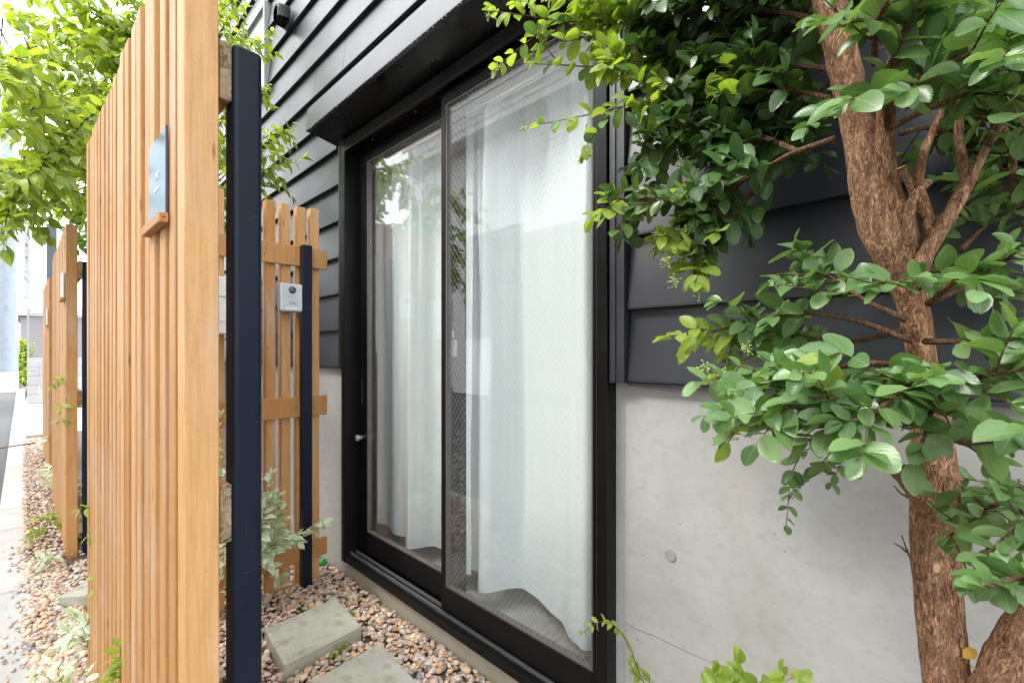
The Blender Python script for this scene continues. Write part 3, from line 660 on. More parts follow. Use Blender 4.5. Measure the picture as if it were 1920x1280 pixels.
if pv_.x < 0: pv_ = -pv_
stone('pale concrete stepping stone outside the fences, half hidden by the near fence', [E1, E1 + ev * 0.34, E1 + ev * 0.34 + pv_ * 0.22, E1 + pv_ * 0.22], TZ, SG)

def inside(px, py, poly, pad=0.0):
    n = len(poly); cx = sum(p[0] for p in poly) / n; cy = sum(p[1] for p in poly) / n; c = False; j = n - 1
    for i in range(n):
        xi, yi = cx + (poly[i][0] - cx) * (1 + pad), cy + (poly[i][1] - cy) * (1 + pad); xj, yj = cx + (poly[j][0] - cx) * (1 + pad), cy + (poly[j][1] - cy) * (1 + pad)
        if (yi > py) != (yj > py) and px < (xj - xi) * (py - yi) / (yj - yi) + xi: c = not c
        j = i
    return c
def pebbles(name, pts, sub_far=2.6):
    base = {}
    for s in (1, 2):
        bm = bmesh.new(); bmesh.ops.create_icosphere(bm, subdivisions=s, radius=1.0)
        bm.verts.ensure_lookup_table(); base[s] = (np.array([v.co[:] for v in bm.verts]), np.array([[v.index for v in f.verts] for f in bm.faces])); bm.free()
    VV = []; FF = []; off = 0
    for (x, y, z, r) in pts:
        d = math.hypot(x, y); V, F = base[2 if d < sub_far else 1]
        ax = np.array((r * rng.uniform(0.85, 1.3), r * rng.uniform(0.65, 0.95), r * rng.uniform(0.38, 0.66)))
        P = V * (1 + 0.16 * np.sin(V @ rng.uniform(-3, 3, (3, 3)) + rng.uniform(0, 6, 3)).mean(axis=1)[:, None]) * ax
        a, b, c = rng.uniform(0, 6.28), rng.normal(0, 0.28), rng.normal(0, 0.28)
        ca, sa, cb, sb, cc, sc = math.cos(a), math.sin(a), math.cos(b), math.sin(b), math.cos(c), math.sin(c)
        M = np.array([[ca, -sa, 0], [sa, ca, 0], [0, 0, 1]]) @ np.array([[cb, 0, sb], [0, 1, 0], [-sb, 0, cb]]) @ np.array([[1, 0, 0], [0, cc, -sc], [0, sc, cc]])
        VV.append(P @ M.T + (x, y, z)); FF.append(F + off); off += len(V)
    V = np.concatenate(VV).astype(np.float32); F = np.concatenate(FF).astype(np.int32)
    m = bpy.data.meshes.new(name); m.vertices.add(len(V)); m.vertices.foreach_set('co', V.ravel())
    m.loops.add(F.size); m.loops.foreach_set('vertex_index', F.ravel()); m.polygons.add(len(F))
    m.polygons.foreach_set('loop_start', np.arange(0, F.size, 3, dtype=np.int32)); m.polygons.foreach_set('loop_total', np.full(len(F), 3, dtype=np.int32))
    m.update(); m.validate(); m.polygons.foreach_set('use_smooth', [True] * len(F))
    o = obj(name, m, PEB); o['kind'] = 'stuff'; return o
pts = []
def scatter(n, x0, x1, ylo, yhi, layers=1.0, edge=0.0):
    for _ in range(n):
        x = rng.uniform(x0, x1); a, b = ylo(x), yhi(x)
        y = rng.uniform(a, b)
        if edge and y < a + edge * 1.0 and rng.random() > ((y - a) / edge) ** 1.6: continue
        hit = [s for s in stones if inside(x, y, s, 0.03)]
        if hit: continue
        z = rng.uniform(-0.016, 0.006)
        pts.append((x, y, z, float(np.clip(rng.lognormal(math.log(0.0103), 0.32), 0.005, 0.023))))
yfence = lambda x: 0.117 + 0.0342 * (x + 2.252)
scatter(15000, -3.6, -0.35, lambda x: yfence(x) + 0.02, lambda x: WY - 0.022)                      # the bed between fence and house
scatter(5200, -3.75, -1.2, lambda x: edge_gut(x) - 0.012 + 0.008 * math.sin(x * 7), lambda x: yfence(x) + 0.02)   # the strip outside the fences
scatter(4200, -9.2, -3.75, lambda x: edge_gut(x) - 0.02, lambda x: yfence(x) + 0.12)
scatter(900, -6.0, -3.6, lambda x: yfence(x) + 0.12, lambda x: 1.0)
for _ in range(230):                                                                            # strays on the gutter
    x = rng.uniform(-4.2, -1.3); y = edge_gut(x) - abs(rng.normal(0, 0.045)); pts.append((x, y, -0.004, rng.uniform(0.004, 0.012)))
pebbles('pebble_bed', pts)

# small things on the ground
def crumpled(name, label, cat, p, r, mat):
    bm = bmesh.new(); bmesh.ops.create_icosphere(bm, subdivisions=3, radius=r)
    for v in bm.verts: v.co = v.co * (1 + 0.45 * noise.noise(v.co * (1.6 / r))); v.co.z *= 1.15
    return tag(obj(name, bm_done(bm), mat, loc=p), label, cat)
p = onz(606, 1058, 0.0); crumpled('plastic_scrap', 'crumpled bright green plastic scrap on the pebbles by the screen', 'plastic scrap', (p.x, p.y, 0.018), 0.017, plain('bright green plastic', (0.02, 0.42, 0.06), 0.35))
a, b = onz(-30, 848, 0.0), onz(66, 832, 0.0); tag(obj('fallen_stick', tube([a + Vector((0, 0, .012)), (a + b) / 2 + Vector((0, 0, .02)), b + Vector((0, 0, .014))], 0.009, 7), TWIG), 'thin brown stick lying across the gutter stones', 'stick')
cb = [at(1466, 1282, 0.98), at(1476, 1271, 0.985), at(1500, 1262.5, 0.99), at(1530, 1265, 0.99), at(1556, 1276, 0.985), at(1580, 1300, 0.98)]
tag(obj('hose_loop', tube(catmull([tuple(q) for q in cb], 6), 0.0042, 8), plain('faded hose', (0.26, 0.22, 0.19), 0.6)), 'grey brown hose loop standing against the concrete wall', 'hose')

# ================================================================== FAR STREET
def street_pole(label, px, py_base, z, r, h, mat, base_h=0.0, group=None):
    p = at(px, CY, z); t = thing('utility_pole', label, 'utility pole', (p.x, p.y, -0.03), 0, group)
    obj('shaft', lathe([(r, base_h), (r * 0.72, h)], 28), mat, t)
    if base_h: obj('base_sleeve', lathe([(r * 1.04, 0), (r * 1.04, base_h - 0.001)], 28), plain('pale sleeve', (0.62, 0.63, 0.60), 0.6), t)
    for zz in (h * 0.45, h * 0.25, 1.6, 2.6, 3.4): obj('step_bolt', box(r * 0.6, r * 1.1, -0.012, 0.012, zz, zz + 0.03), GREYP, t)
    return t
POLEM = mat_metal_paint('galvanised bluish pole', (0.33, 0.385, 0.435), 0.5, 0.0)
street_pole('thick bluish grey steel utility pole by the roadside with a pale foot', 13, 733, 13.9, 0.24, 10, POLEM, 0.62)
t = street_pole('thin pale utility pole far down the street', 50, 670, 30, 0.20, 9.5, plain('pale concrete pole', (0.36, 0.37, 0.38), 0.8))
for zz in (7.4, 8.2): obj('cross_arm', box(-0.9, 0.9, -0.05, 0.05, zz, zz + 0.1), GREYP, t)
WL = ('highest', 'second highest', 'third highest', 'fourth highest', 'steeply sagging', 'lowest')
for k, (ya, yb, xa, xb) in enumerate(((430, 455, 15, 95), (448, 452, 20, 90), (458, 475, 18, 95), (500, 505, 20, 85), (470, 560, 12, 95), (545, 558, 18, 90))):
    a = at(xa - 14, ya - 6, 14); b = at(xb, yb, 30); mid = (a + b) / 2 - Vector((0, 0, 0.25))
    tag(obj('overhead_wire', tube(catmull([tuple(a), tuple(mid), tuple(b)], 6), 0.011, 4), plain('wire black', (0.16, 0.16, 0.17), 0.7)), WL[k] + ' thin dark overhead wire between the utility poles', 'wire', 'overhead wires')
# block wall with white louvred screen on top
bw0 = at(50.5, CY, 10.5); bwx = bw0.x
wall = thing('block_wall', 'low grey concrete block wall carrying a white louvred screen beyond the fences', 'wall', (bwx, bw0.y, 0))
for r in range(5):
    for k in range(4):
        sh = 0.2 if r % 2 else 0.0
        y0 = k * 0.4 - sh; y1 = y0 + 0.393
        obj('concrete_block', box(-0.12, 0, max(y0, 0), y1, r * 0.214, r * 0.214 + 0.209, 0.003), BLOCK, wall)
lv = thing('louvre_screen', 'white louvred metal screen standing on the block wall', 'screen', (bwx - 0.06, bw0.y, 1.072))
obj('frame', boxes([(-0.02, 0.02, 0.0, 0.035, 0, 1.13), (-0.02, 0.02, 0.55, 0.585, 0, 1.13), (-0.02, 0.02, 1.1, 1.135, 0, 1.13), (-0.02, 0.02, 0.035, 1.1, 1.13, 1.16)]), plain('louvre frame', (0.36, 0.365, 0.37), 0.6), lv)
LVM = plain('pale grey louvre', (0.27, 0.275, 0.28), 0.6); sl = box(-0.022, 0.012, 0.036, 1.099, 0, 0.030); 
for k in range(20): o = obj('louvre_slat', sl, LVM, lv, loc=(0, 0, 0.02 + k * 0.055)); 
# dark blue grey steel column beyond the third fence
p = at(97, CY, 8.6); tag(obj('steel_column', box(p.x - 0.07, p.x + 0.07, p.y - 0.07, p.y + 0.07, 0, 3.6, 0.006), mat_metal_paint('blue grey column', (0.075, 0.095, 0.125), 0.45, 0.0)), 'blue grey steel column rising behind the farthest fence', 'column')
# houses at the end of the street and across it
def simple_house(label, x0, x1, y0, y1, h, mat, roofm, face, wins, group=None):
    t = thing('house', label, 'house', ((x0 + x1) / 2, (y0 + y1) / 2, -0.03), 0, group); cx, cy = (x0 + x1) / 2, (y0 + y1) / 2
    obj('wall', box(x0 - cx, x1 - cx, y0 - cy, y1 - cy, 0, h), mat, t)
    obj('roof', boxes([(x0 - cx - 0.3, x1 - cx + 0.3, y0 - cy - 0.3, y1 - cy + 0.3, h + 0.001, h + 0.18)]), roofm, t)
    for (a, b, z0, z1) in wins:
        if face == 'y':
            f = obj('window', boxes([(a - cx, b - cx, y1 - cy + 0.001, y1 - cy + 0.05, z0, z0 + 0.06), (a - cx, b - cx, y1 - cy + 0.001, y1 - cy + 0.05, z1 - 0.06, z1), (a - cx, a - cx + 0.06, y1 - cy + 0.001, y1 - cy + 0.05, z0 + 0.06, z1 - 0.06), (b - cx - 0.06, b - cx, y1 - cy + 0.001, y1 - cy + 0.05, z0 + 0.06, z1 - 0.06)]), GREYP, t)
            obj('pane', box(a - cx + 0.06, b - cx - 0.06, y1 - cy + 0.002, y1 - cy + 0.012, z0 + 0.06, z1 - 0.06), plain('dark pane', (0.10, 0.12, 0.13), 0.08), f)
        else:
            f = obj('window', boxes([(x1 - cx + 0.001, x1 - cx + 0.05, a - cy, b - cy, z0, z0 + 0.06), (x1 - cx + 0.001, x1 - cx + 0.05, a - cy, b - cy, z1 - 0.06, z1), (x1 - cx + 0.001, x1 - cx + 0.05, a - cy, a - cy + 0.06, z0 + 0.06, z1 - 0.06), (x1 - cx + 0.001, x1 - cx + 0.05, b - cy - 0.06, b - cy, z0 + 0.06, z1 - 0.06)]), GREYP, t)
            obj('pane', box(x1 - cx + 0.002, x1 - cx + 0.012, a - cy + 0.06, b - cy - 0.06, z0 + 0.06, z1 - 0.06), plain('dark pane', (0.10, 0.12, 0.13), 0.08), f)
    return t
simple_house('pale distant house at the end of the street behind the utility poles', -52, -40, -0.885, 1.8, 3.4, plain('pale house wall', (0.30, 0.28, 0.30), 0.9), plain('pale roof', (0.5, 0.5, 0.52), 0.8), 'x', [(0.2, 1.2, 1.2, 2.2)])
# the white house across the street, seen only as a reflection in the sliding window
ac = simple_house('white house with horizontal boards across the street, reflected in the window', -13.5, 5.0, -16, -6.4, 9.0, WHITE, plain('white eave', (0.72, 0.73, 0.74), 0.7), 'y', [(-10.3, -8.0, 1.6, 4.6)])
acx, acy = -4.25, -11.2; fy = -6.4 - acy
for k in range(31): obj('wall_board', box(-7.8 - acx, 4.98 - acx, fy + 0.001, fy + 0.03, 0.3 + k * 0.22, 0.3 + k * 0.22 + 0.195), WHITE, ac)
for k in range(3): obj('balcony_rail', box(-13.0 - acx, 4.0 - acx, fy + 0.5, fy + 0.56, 7.4 + k * 0.34, 7.4 + k * 0.34 + 0.1), WHITE, ac)
obj('balcony_floor', box(-13.2 - acx, 4.2 - acx, fy + 0.001, fy + 0.6, 7.15, 7.3), WHITE, ac)

# ================================================================== VEGETATION
def leaf_mesh(name, width, tipp, fold, curl, n=5, peak=0.85, wave=0.0, seed=0):
    rr = random.Random(seed); V = []; F = []; UV = []
    V.append((0, 0, 0)); UV.append((0, 0))
    ts = [0, .09, .27, .5, .72, .88, .965][:7] if n == 5 else [0, .08, .24, .44, .64, .82, .93]
    n = 7
    for i in range(1, n):
        t = ts[i]; wd = width * (math.sin(math.pi * t ** peak)) ** tipp
        z = -curl * t * t + 0.02 * math.sin(3 * t + seed)
        for s in (-1, 0, 1):
            yy = s * wd; zz = z + fold * wd * abs(s) + (wave * math.sin(t * 9 + s + seed) if s else 0)
            V.append((t, yy, zz)); UV.append((t, s * 1.0))
    V.append((1, 0, -curl + 0.01)); UV.append((1, 0)); e = len(V) - 1
    F.append((0, 2, 1)); F.append((0, 3, 2))
    for i in range(n - 2):
        a = 1 + i * 3
        F.append((a, a + 1, a + 4, a + 3)); F.append((a + 1, a + 2, a + 5, a + 4))
    a = 1 + (n - 2) * 3; F.append((a, a + 1, e)); F.append((a + 1, a + 2, e))
    # petiole: a thin three sided stalk behind the base
    b = len(V); pl = 0.10; r = 0.012
    V += [(0.01, r, 0), (0.01, -r, 0), (0.01, 0, -r), (-pl, r, 0.0), (-pl, -r, 0.0), (-pl, 0, -r)]; UV += [(0, 0)] * 6
    F += [(b, b + 1, b + 4, b + 3), (b + 1, b + 2, b + 5, b + 4), (b + 2, b, b + 3, b + 5)]
    return np.array(V), F, UV
def make_variants(kind):
    if kind == 'round': prm = [(0.32, 0.64, 0.30, 0.10, 5, 1.0), (0.29, 0.68, 0.42, 0.18, 5, 0.95), (0.36, 0.62, 0.20, 0.22, 5, 1.08), (0.28, 0.70, 0.5, 0.05, 5, 0.92), (0.335, 0.63, 0.12, 0.3, 5, 1.0), (0.31, 0.62, 0.65, 0.14, 5, 1.1)]
    elif kind == 'point': prm = [(0.27, 1.0, 0.25, 0.35, 6, 0.70), (0.25, 1.05, 0.35, 0.20, 6, 0.72), (0.29, 0.98, 0.15, 0.45, 6, 0.68), (0.26, 1.0, 0.45, 0.1, 6, 0.7)]
    else: prm = [(0.235, 0.9, 0.3, 0.25, 5, 0.85), (0.26, 0.85, 0.2, 0.4, 5, 0.85), (0.22, 0.9, 0.4, 0.1, 5, 0.85)]
    return [leaf_mesh(kind, p[0], p[1], p[2], p[3], p[4], p[5], 0.02, i) for i, p in enumerate(prm)]
VARS = {k: make_variants(k) for k in ('round', 'point', 'slim')}
MESHCACHE = {}
def leaf_data(kind, vi, mat):
    key = (kind, vi, mat.name)
    if key not in MESHCACHE:
        V, F, UV = VARS[kind][vi]; m = me_from(V, F, 'leaf', True); uv = m.uv_layers.new(name='UVMap')
        idx = np.zeros(len(m.loops), dtype=np.int32); m.loops.foreach_get('vertex_index', idx)
        uv.data.foreach_set('uv', np.array(UV, dtype=np.float32)[idx].ravel()); m.materials.append(mat); MESHCACHE[key] = m
    return MESHCACHE[key]
class Plant:
    def __init__(s, kind): s.kind = kind; s.leaves = []; s.tw = []
    def leaf(s, p, d, nrm, size, mat):
        d = Vector(d).normalized(); nrm = Vector(nrm); nrm = (nrm - d * nrm.dot(d))
        if nrm.length < 1e-4: nrm = d.orthogonal()
        nrm.normalize(); y = nrm.cross(d)
        s.leaves.append((Vector(p), d, y, nrm, size, mat, random.randrange(len(VARS[s.kind]))))
    def twig(s, pts, r0, r1, sides=5): s.tw.append((pts, r0, r1, sides))
    def spray(s, pts, size, pairs_gap, mats, r0=0.0016, start=0.15, young_tip=0.0, droop=0.0, alt=False, spread=0.9, up=0.7, tip=True, ymax=None):
        """leaves in opposite pairs along a twig polyline (list of Vector)"""
        s.twig(pts, r0, r0 * 0.5)
        L = [0.0]
        for a, b in zip(pts, pts[1:]): L.append(L[-1] + (b - a).length)
        tot = L[-1]; q = tot * start; k = 0; phase = random.uniform(0, 6.28)
        while q <= tot:
            i = max(j for j in range(len(L)) if L[j] <= q + 1e-9); i = min(i, len(pts) - 2)
            f = (q - L[i]) / max(1e-6, L[i + 1] - L[i]); p = pts[i].lerp(pts[i + 1], f); t = (pts[i + 1] - pts[i]).normalized()
            side = t.cross(UP); side = side.normalized() if side.length > 0.1 else RT.copy()
            upv = side.cross(t)
            frac = q / tot
            sides = (1, -1) if not alt else ((1,) if k % 2 else (-1,))
            for sg in sides:
                a = phase * 0.15 + random.uniform(-.7, .7) + (1.2 if (k % 2 and not alt) else 0.0) * random.uniform(-.6, .9)
                lat = (side * math.cos(a) + upv * math.sin(a)) * sg
                d = t * random.uniform(0.35, 0.8) + lat * spread + UP * random.uniform(-.25, .35) - UP * droop
                nrm = UP * up + Vector((random.gauss(0, .35), random.gauss(0, .35) - 0.30, random.gauss(0, .2)))
                sz = size * random.uniform(0.72, 1.18) * (1.0 - 0.35 * max(0, frac - 0.7) / 0.3)
                mt = mats[1] if frac > 1 - young_tip and random.random() < 0.85 else mats[0]
                if ymax is not None and (p + d.normalized() * sz).y > ymax: continue
                s.leaf(p, d, nrm, sz, mt)
            q += pairs_gap * random.uniform(0.75, 1.25); k += 1
        if tip:
            t = (pts[-1] - pts[-2]).normalized()
            for _ in range(2): s.leaf(pts[-1], t + Vector((random.gauss(0, .4), random.gauss(0, .4), random.gauss(0, .4) - droop)), UP * up + Vector((random.gauss(0, .4), -0.3, random.gauss(0, .3))), size * random.uniform(.5, .85), mats[1] if young_tip else mats[0])
    def build(s, root, twig_mat, single=300, twig_name='twigs'):
        inv = root.matrix_basis.inverted()
        # which leaves show largest in the picture
        def score(lf):
            v = lf[0] + lf[1] * lf[4] * .5 - EYE; z = v.dot(FW)
            if z < 0.05: return -1
            x = v.dot(RT) / z * F_PX + CX; y = CY - v.z / z * F_PX
            if not (-10 < x < 1930 and -10 < y < 1290): return 0
            return lf[4] / z
        order = sorted(range(len(s.leaves)), key=lambda i: -score(s.leaves[i]))
        one = order[:single]; rest = order[single:]
        for i in one:
            p, d, y, n, sz, mt, vi = s.leaves[i]
            M = Matrix(((d.x * sz, y.x * sz, n.x * sz, p.x), (d.y * sz, y.y * sz, n.y * sz, p.y), (d.z * sz, y.z * sz, n.z * sz, p.z), (0, 0, 0, 1)))
            o = bpy.data.objects.new('leaf', leaf_data(s.kind, vi, mt)); COL.objects.link(o); o.parent = root; o.matrix_basis = inv @ M
        if rest:
            mats = []; VV = []; FF = []; UU = []; MI = []; off = 0
            for i in rest:
                p, d, y, n, sz, mt, vi = s.leaves[i]; V, F, UV = VARS[s.kind][vi]
                if mt not in mats: mats.append(mt)
                W = np.outer(V[:, 0], d) + np.outer(V[:, 1], y) + np.outer(V[:, 2], n)
                VV.append(W * sz + np.array(p)); FF += [tuple(a + off for a in f) for f in F]; UU.append(np.array(UV)); MI += [mats.index(mt)] * len(F); off += len(V)
            V = np.concatenate(VV) - np.array(root.location); m = me_from(V, FF, 'foliage', True); U = np.concatenate(UU).astype(np.float32)
            uv = m.uv_layers.new(name='UVMap'); idx = np.zeros(len(m.loops), dtype=np.int32); m.loops.foreach_get('vertex_index', idx); uv.data.foreach_set('uv', U[idx].ravel())
            for mt in mats: m.materials.append(mt)
            m.polygons.foreach_set('material_index', MI); o = obj('foliage', m, None, root); o['kind'] = 'stuff'
        if s.tw:
            VV = []; FF = []; off = 0
            for pts, r0, r1, sides in s.tw:
                n = len(pts); rad = [r0 + (r1 - r0) * i / (n - 1) for i in range(n)]
                V, F = tube_data([np.array(p) for p in pts], rad, sides, off=off); VV += V; FF += F; off += len(V)
            V = np.array(VV) - np.array(root.location)
            o = obj(twig_name, me_from(V, FF, 'twigs', True), twig_mat, root); o['kind'] = 'stuff'
def curve(pts, n=6): return [Vector(p) for p in catmull([tuple(p) for p in pts], n)]
def pz(lst): return [at(*p) for p in lst]
def bough(pl, pts, size, gap, mats, side_gap, side_len, r0, first=0.2, young=0.0, droop=0.0, dens=1.0, ymax=None, sidebias=None, kinds=None, up=0.7):
    """a bough (world polyline) with leaves on its outer half and leafy side twigs"""
    P = curve(pts, 5); L = [0.0]
    for a, b in zip(P, P[1:]): L.append(L[-1] + (b - a).length)
    tot = L[-1]; pl.twig(P, r0, 0.0012, 7)
    half = [p for p, l in zip(P, L) if l > tot * max(first, 0.35)]
    if len(half) > 2: pl.spray(half, size, gap, mats, 0.001, 0.05, young, droop, ymax=ymax, up=up)
    q = tot * first; sg = 1
    while q < tot * 0.97:
        i = max(j for j in range(len(L)) if L[j] <= q); i = min(i, len(P) - 2); f = (q - L[i]) / max(1e-6, L[i + 1] - L[i])
        p = P[i].lerp(P[i + 1], f); t = (P[i + 1] - P[i]).normalized()
        side = t.cross(UP); side = side.normalized() if side.length > .1 else RT.copy(); sg = -sg
        d = t * random.uniform(0.3, 0.9) + side * sg * random.uniform(0.4, 1.0) + UP * random.gauss(0.05, 0.5) + Vector((random.gauss(0, .25), random.gauss(0, .25), 0)) - UP * droop
        if sidebias is not None: d += sidebias
        d.normalize(); ln = random.uniform(*side_len) * (1 - 0.35 * q / tot)
        mid = p + d * ln * .5 + UP * random.uniform(-.01, .015); end = p + d * ln - UP * ln * random.uniform(-.1, .25)
        if ymax is not None:
            if mid.y > ymax - 0.02: mid.y = ymax - 0.02 - random.uniform(0, .02)
            if end.y > ymax - 0.02: end.y = ymax - 0.02 - random.uniform(0, .03)
        yt = 1.0 if young and q / tot > 1 - young else (0.35 if young and random.random() < young else 0.0)
        pl.spray(curve([p, mid, end], 4), size, gap, mats, 0.0013, 0.2, yt, droop, ymax=ymax, up=up)
        q += side_gap * random.uniform(.7, 1.3) / dens

# ---------------------------------------------------------------- tree by the concrete wall (right)
tb = onz(1768, 1290, 0.0); tb = at(1775, 1290, 0.61); tb.z = 0
rt = thing('broadleaf_tree', 'small tree with reddish flaking trunks and glossy round leaves in front of the concrete wall', 'tree', tuple(tb))
ymx = 1.085
def limb(name, lst, rough=0.0016, sides=22, n=10, freq=26, mat=None):
    P = catmull([(*at(a, b, z), r) for a, b, z, r in lst], n)
    pts = [p[:3] - np.array(tb) for p in P]; rad = [p[3] for p in P]
    return obj(name, tube(pts, rad, sides, rough, freq), mat or BARK, rt)
def zr(px, z): return px / 2 / F_PX * z / 1.27       # radius in metres of something px photo pixels wide
limb('trunk', [(1800, 1620, .60, .045), (1778, 1330, .61, zr(96, .61)), (1768, 1210, .615, zr(90, .615)), (1757, 1080, .62, zr(88, .62)), (1755, 960, .62, zr(92, .62)), (1752, 860, .62, zr(82, .62)), (1738, 740, .63, zr(62, .63)), (1716, 600, .635, zr(56, .635)),
     (1694, 520, .64, zr(74, .64)), (1668, 440, .645, zr(98, .645)), (1640, 360, .65, zr(92, .65)), (1614, 260, .66, zr(72, .66)), (1594, 170, .67, zr(62, .67)), (1574, 80, .68, zr(62, .68)), (1552, 0, .69, zr(66, .69)), (1530, -120, .71, zr(50, .71)), (1500, -260, .74, zr(36, .74))], 0.0019, 40, 14, 26)
limb('trunk', [(1800, 1600, .57, .06), (1905, 1330, .555, zr(176, .555)), (1950, 1225, .55, zr(160, .55)), (2000, 1120, .54, zr(140, .54)), (2060, 1000, .53, zr(120, .53)), (2120, 820, .52, zr(95, .52)), (2180, 600, .52, zr(80, .52)), (2200, 300, .53, zr(60, .53)), (2160, 0, .56, zr(45, .56))], 0.0022, 40, 14, 24)
limb('limb', [(1672, 440, .642, zr(60, .64)), (1668, 380, .64, zr(52, .64)), (1662, 320, .635, zr(46, .635)), (1660, 250, .63, zr(40, .63)), (1666, 170, .61, zr(34, .6)), (1690, 80, .57, zr(26, .57)), (1740, -10, .53, zr(20, .5)), (1780, -120, .52, zr(14, .5))], 0.0012, 24, 12)
limb('limb', [(1716, 540, .62, zr(34, .62)), (1735, 480, .61, zr(34, .61)), (1768, 425, .605, zr(31, .6)), (1800, 368, .60, zr(29, .6)), (1818, 335, .60, zr(27, .6)), (1845, 285, .595, zr(19, .59)), (1872, 235, .59, zr(16, .59)), (1905, 140, .57, zr(12, .57)), (1940, 40, .55, zr(9, .55))], 0.0010, 18, 12)
limb('limb', [(1815, 345, .602, zr(24, .6)), (1803, 295, .61, zr(21, .61)), (1798, 250, .615, zr(18, .61)), (1800, 180, .62, zr(14, .6)), (1815, 80, .62, zr(10, .6))], 0.001, 16, 8)
limb('limb', [(1748, 452, .612, zr(22, .61)), (1736, 400, .625, zr(22, .62)), (1724, 352, .63, zr(21, .63)), (1726, 310, .635, zr(20, .63)), (1736, 275, .64, zr(18, .63)), (1752, 240, .64, zr(12, .63)), (1768, 200, .64, zr(8, .63))], 0.001, 16, 8)
st = limb('cut_stub', [(1732, 405, .622, zr(18, .62)), (1716, 368, .615, zr(18, .61)), (1702, 338, .61, zr(17, .61)), (1691, 317, .605, zr(17, .6))], 0.0006, 16, 6)
limb('cut_stub', [(1702, 460, .62, zr(25, .62)), (1704, 405, .61, zr(22, .61)), (1714, 370, .60, zr(20, .6)), (1737, 344, .595, zr(16, .6))], 0.0008, 16, 8)
CUT = plain('fresh cut wood', (0.55, 0.34, 0.18), 0.8)
for (a, b, z, dd) in ((1690, 315, .6045, (-.5, 1)), (1738.5, 343, .5945, (1, .9))):
    d = (RT * dd[0] + UP * dd[1]).normalized(); c = at(a, b, z) - tb
    o = obj('cut_face', lathe([(0.0052, 0), (0.005, 0.0015), (0.003, 0.0018)], 12), CUT, rt); o.location = c; o.rotation_euler = d.to_track_quat('Z', 'Y').to_euler()
limb('limb', [(1742, 960, .615, zr(40, .61)), (1705, 905, .60, zr(36, .6)), (1660, 866, .60, zr(25, .6)), (1612, 846, .605, zr(20, .6)), (1560, 834, .62, zr(16, .62)), (1500, 820, .64, zr(9, .64))], 0.0011, 18, 9)
c = at(1755, 1064, .585) - tb; o = obj('trunk_knot', lathe([(0.0045, 0), (0.0042, 0.001), (0.002, 0.0016)], 12), CUT, rt); o.location = c; o.rotation_euler = (-FW).to_track_quat('Z', 'Y').to_euler(); o.scale = (1, 1.5, 1)
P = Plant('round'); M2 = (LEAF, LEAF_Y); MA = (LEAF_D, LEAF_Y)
def B(lst, size=.046, gap=.022, side=.045, sl=(.06, .13), r=.0045, **k):
    near = min(1.0, max(0.0, (0.85 - lst[-1][2]) / 0.3)); size *= 1 - 0.25 * near; gap *= 1 - 0.22 * near
    dens = 2.7 if (lst[-1][0] < 1480 and lst[-1][1] < 470) else (1.6 if lst[-1][1] < 350 else 1.5)
    mt = MA if lst[-1][0] < 1480 and lst[-1][1] < 530 and lst[-1][2] > .75 else M2  # upper left boughs take the leaf with crown shade in its colour
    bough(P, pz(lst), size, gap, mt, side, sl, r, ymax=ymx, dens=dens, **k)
# upper left mass
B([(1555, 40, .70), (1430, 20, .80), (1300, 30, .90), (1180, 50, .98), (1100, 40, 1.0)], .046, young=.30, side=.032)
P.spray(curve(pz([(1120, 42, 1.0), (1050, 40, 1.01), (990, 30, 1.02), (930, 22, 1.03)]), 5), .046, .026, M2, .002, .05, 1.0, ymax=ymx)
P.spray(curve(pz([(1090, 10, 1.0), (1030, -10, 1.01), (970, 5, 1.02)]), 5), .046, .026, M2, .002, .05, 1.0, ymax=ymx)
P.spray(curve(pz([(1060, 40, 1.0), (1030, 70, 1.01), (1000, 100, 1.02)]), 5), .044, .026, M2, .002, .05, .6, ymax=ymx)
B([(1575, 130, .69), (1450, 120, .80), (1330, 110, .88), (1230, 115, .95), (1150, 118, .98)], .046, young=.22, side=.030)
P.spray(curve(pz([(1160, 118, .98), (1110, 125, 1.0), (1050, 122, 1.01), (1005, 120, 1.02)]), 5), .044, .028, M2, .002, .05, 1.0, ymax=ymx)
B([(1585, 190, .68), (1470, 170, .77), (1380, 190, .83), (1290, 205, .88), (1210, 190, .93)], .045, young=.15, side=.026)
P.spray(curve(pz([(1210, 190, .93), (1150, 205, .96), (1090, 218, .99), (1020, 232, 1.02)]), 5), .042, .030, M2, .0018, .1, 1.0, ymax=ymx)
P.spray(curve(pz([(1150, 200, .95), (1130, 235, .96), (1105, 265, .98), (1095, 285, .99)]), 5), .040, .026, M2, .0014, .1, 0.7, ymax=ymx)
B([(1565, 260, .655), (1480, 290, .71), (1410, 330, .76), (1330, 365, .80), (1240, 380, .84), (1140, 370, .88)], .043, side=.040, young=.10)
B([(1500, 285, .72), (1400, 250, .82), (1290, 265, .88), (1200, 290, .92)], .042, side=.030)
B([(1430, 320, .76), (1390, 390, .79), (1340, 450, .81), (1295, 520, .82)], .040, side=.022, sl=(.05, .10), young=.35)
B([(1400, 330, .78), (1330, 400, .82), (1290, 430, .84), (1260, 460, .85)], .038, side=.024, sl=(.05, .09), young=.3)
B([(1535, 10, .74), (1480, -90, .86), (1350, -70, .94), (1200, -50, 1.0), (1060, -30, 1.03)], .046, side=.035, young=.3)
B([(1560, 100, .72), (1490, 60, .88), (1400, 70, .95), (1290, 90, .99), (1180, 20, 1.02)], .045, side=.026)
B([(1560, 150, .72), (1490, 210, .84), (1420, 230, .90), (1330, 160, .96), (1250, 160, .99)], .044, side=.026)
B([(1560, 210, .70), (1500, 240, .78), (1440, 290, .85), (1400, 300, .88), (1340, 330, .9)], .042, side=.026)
B([(1550, 60, .74), (1480, 20, .84), (1440, 90, .92), (1390, 140, .96)], .045, side=.024)
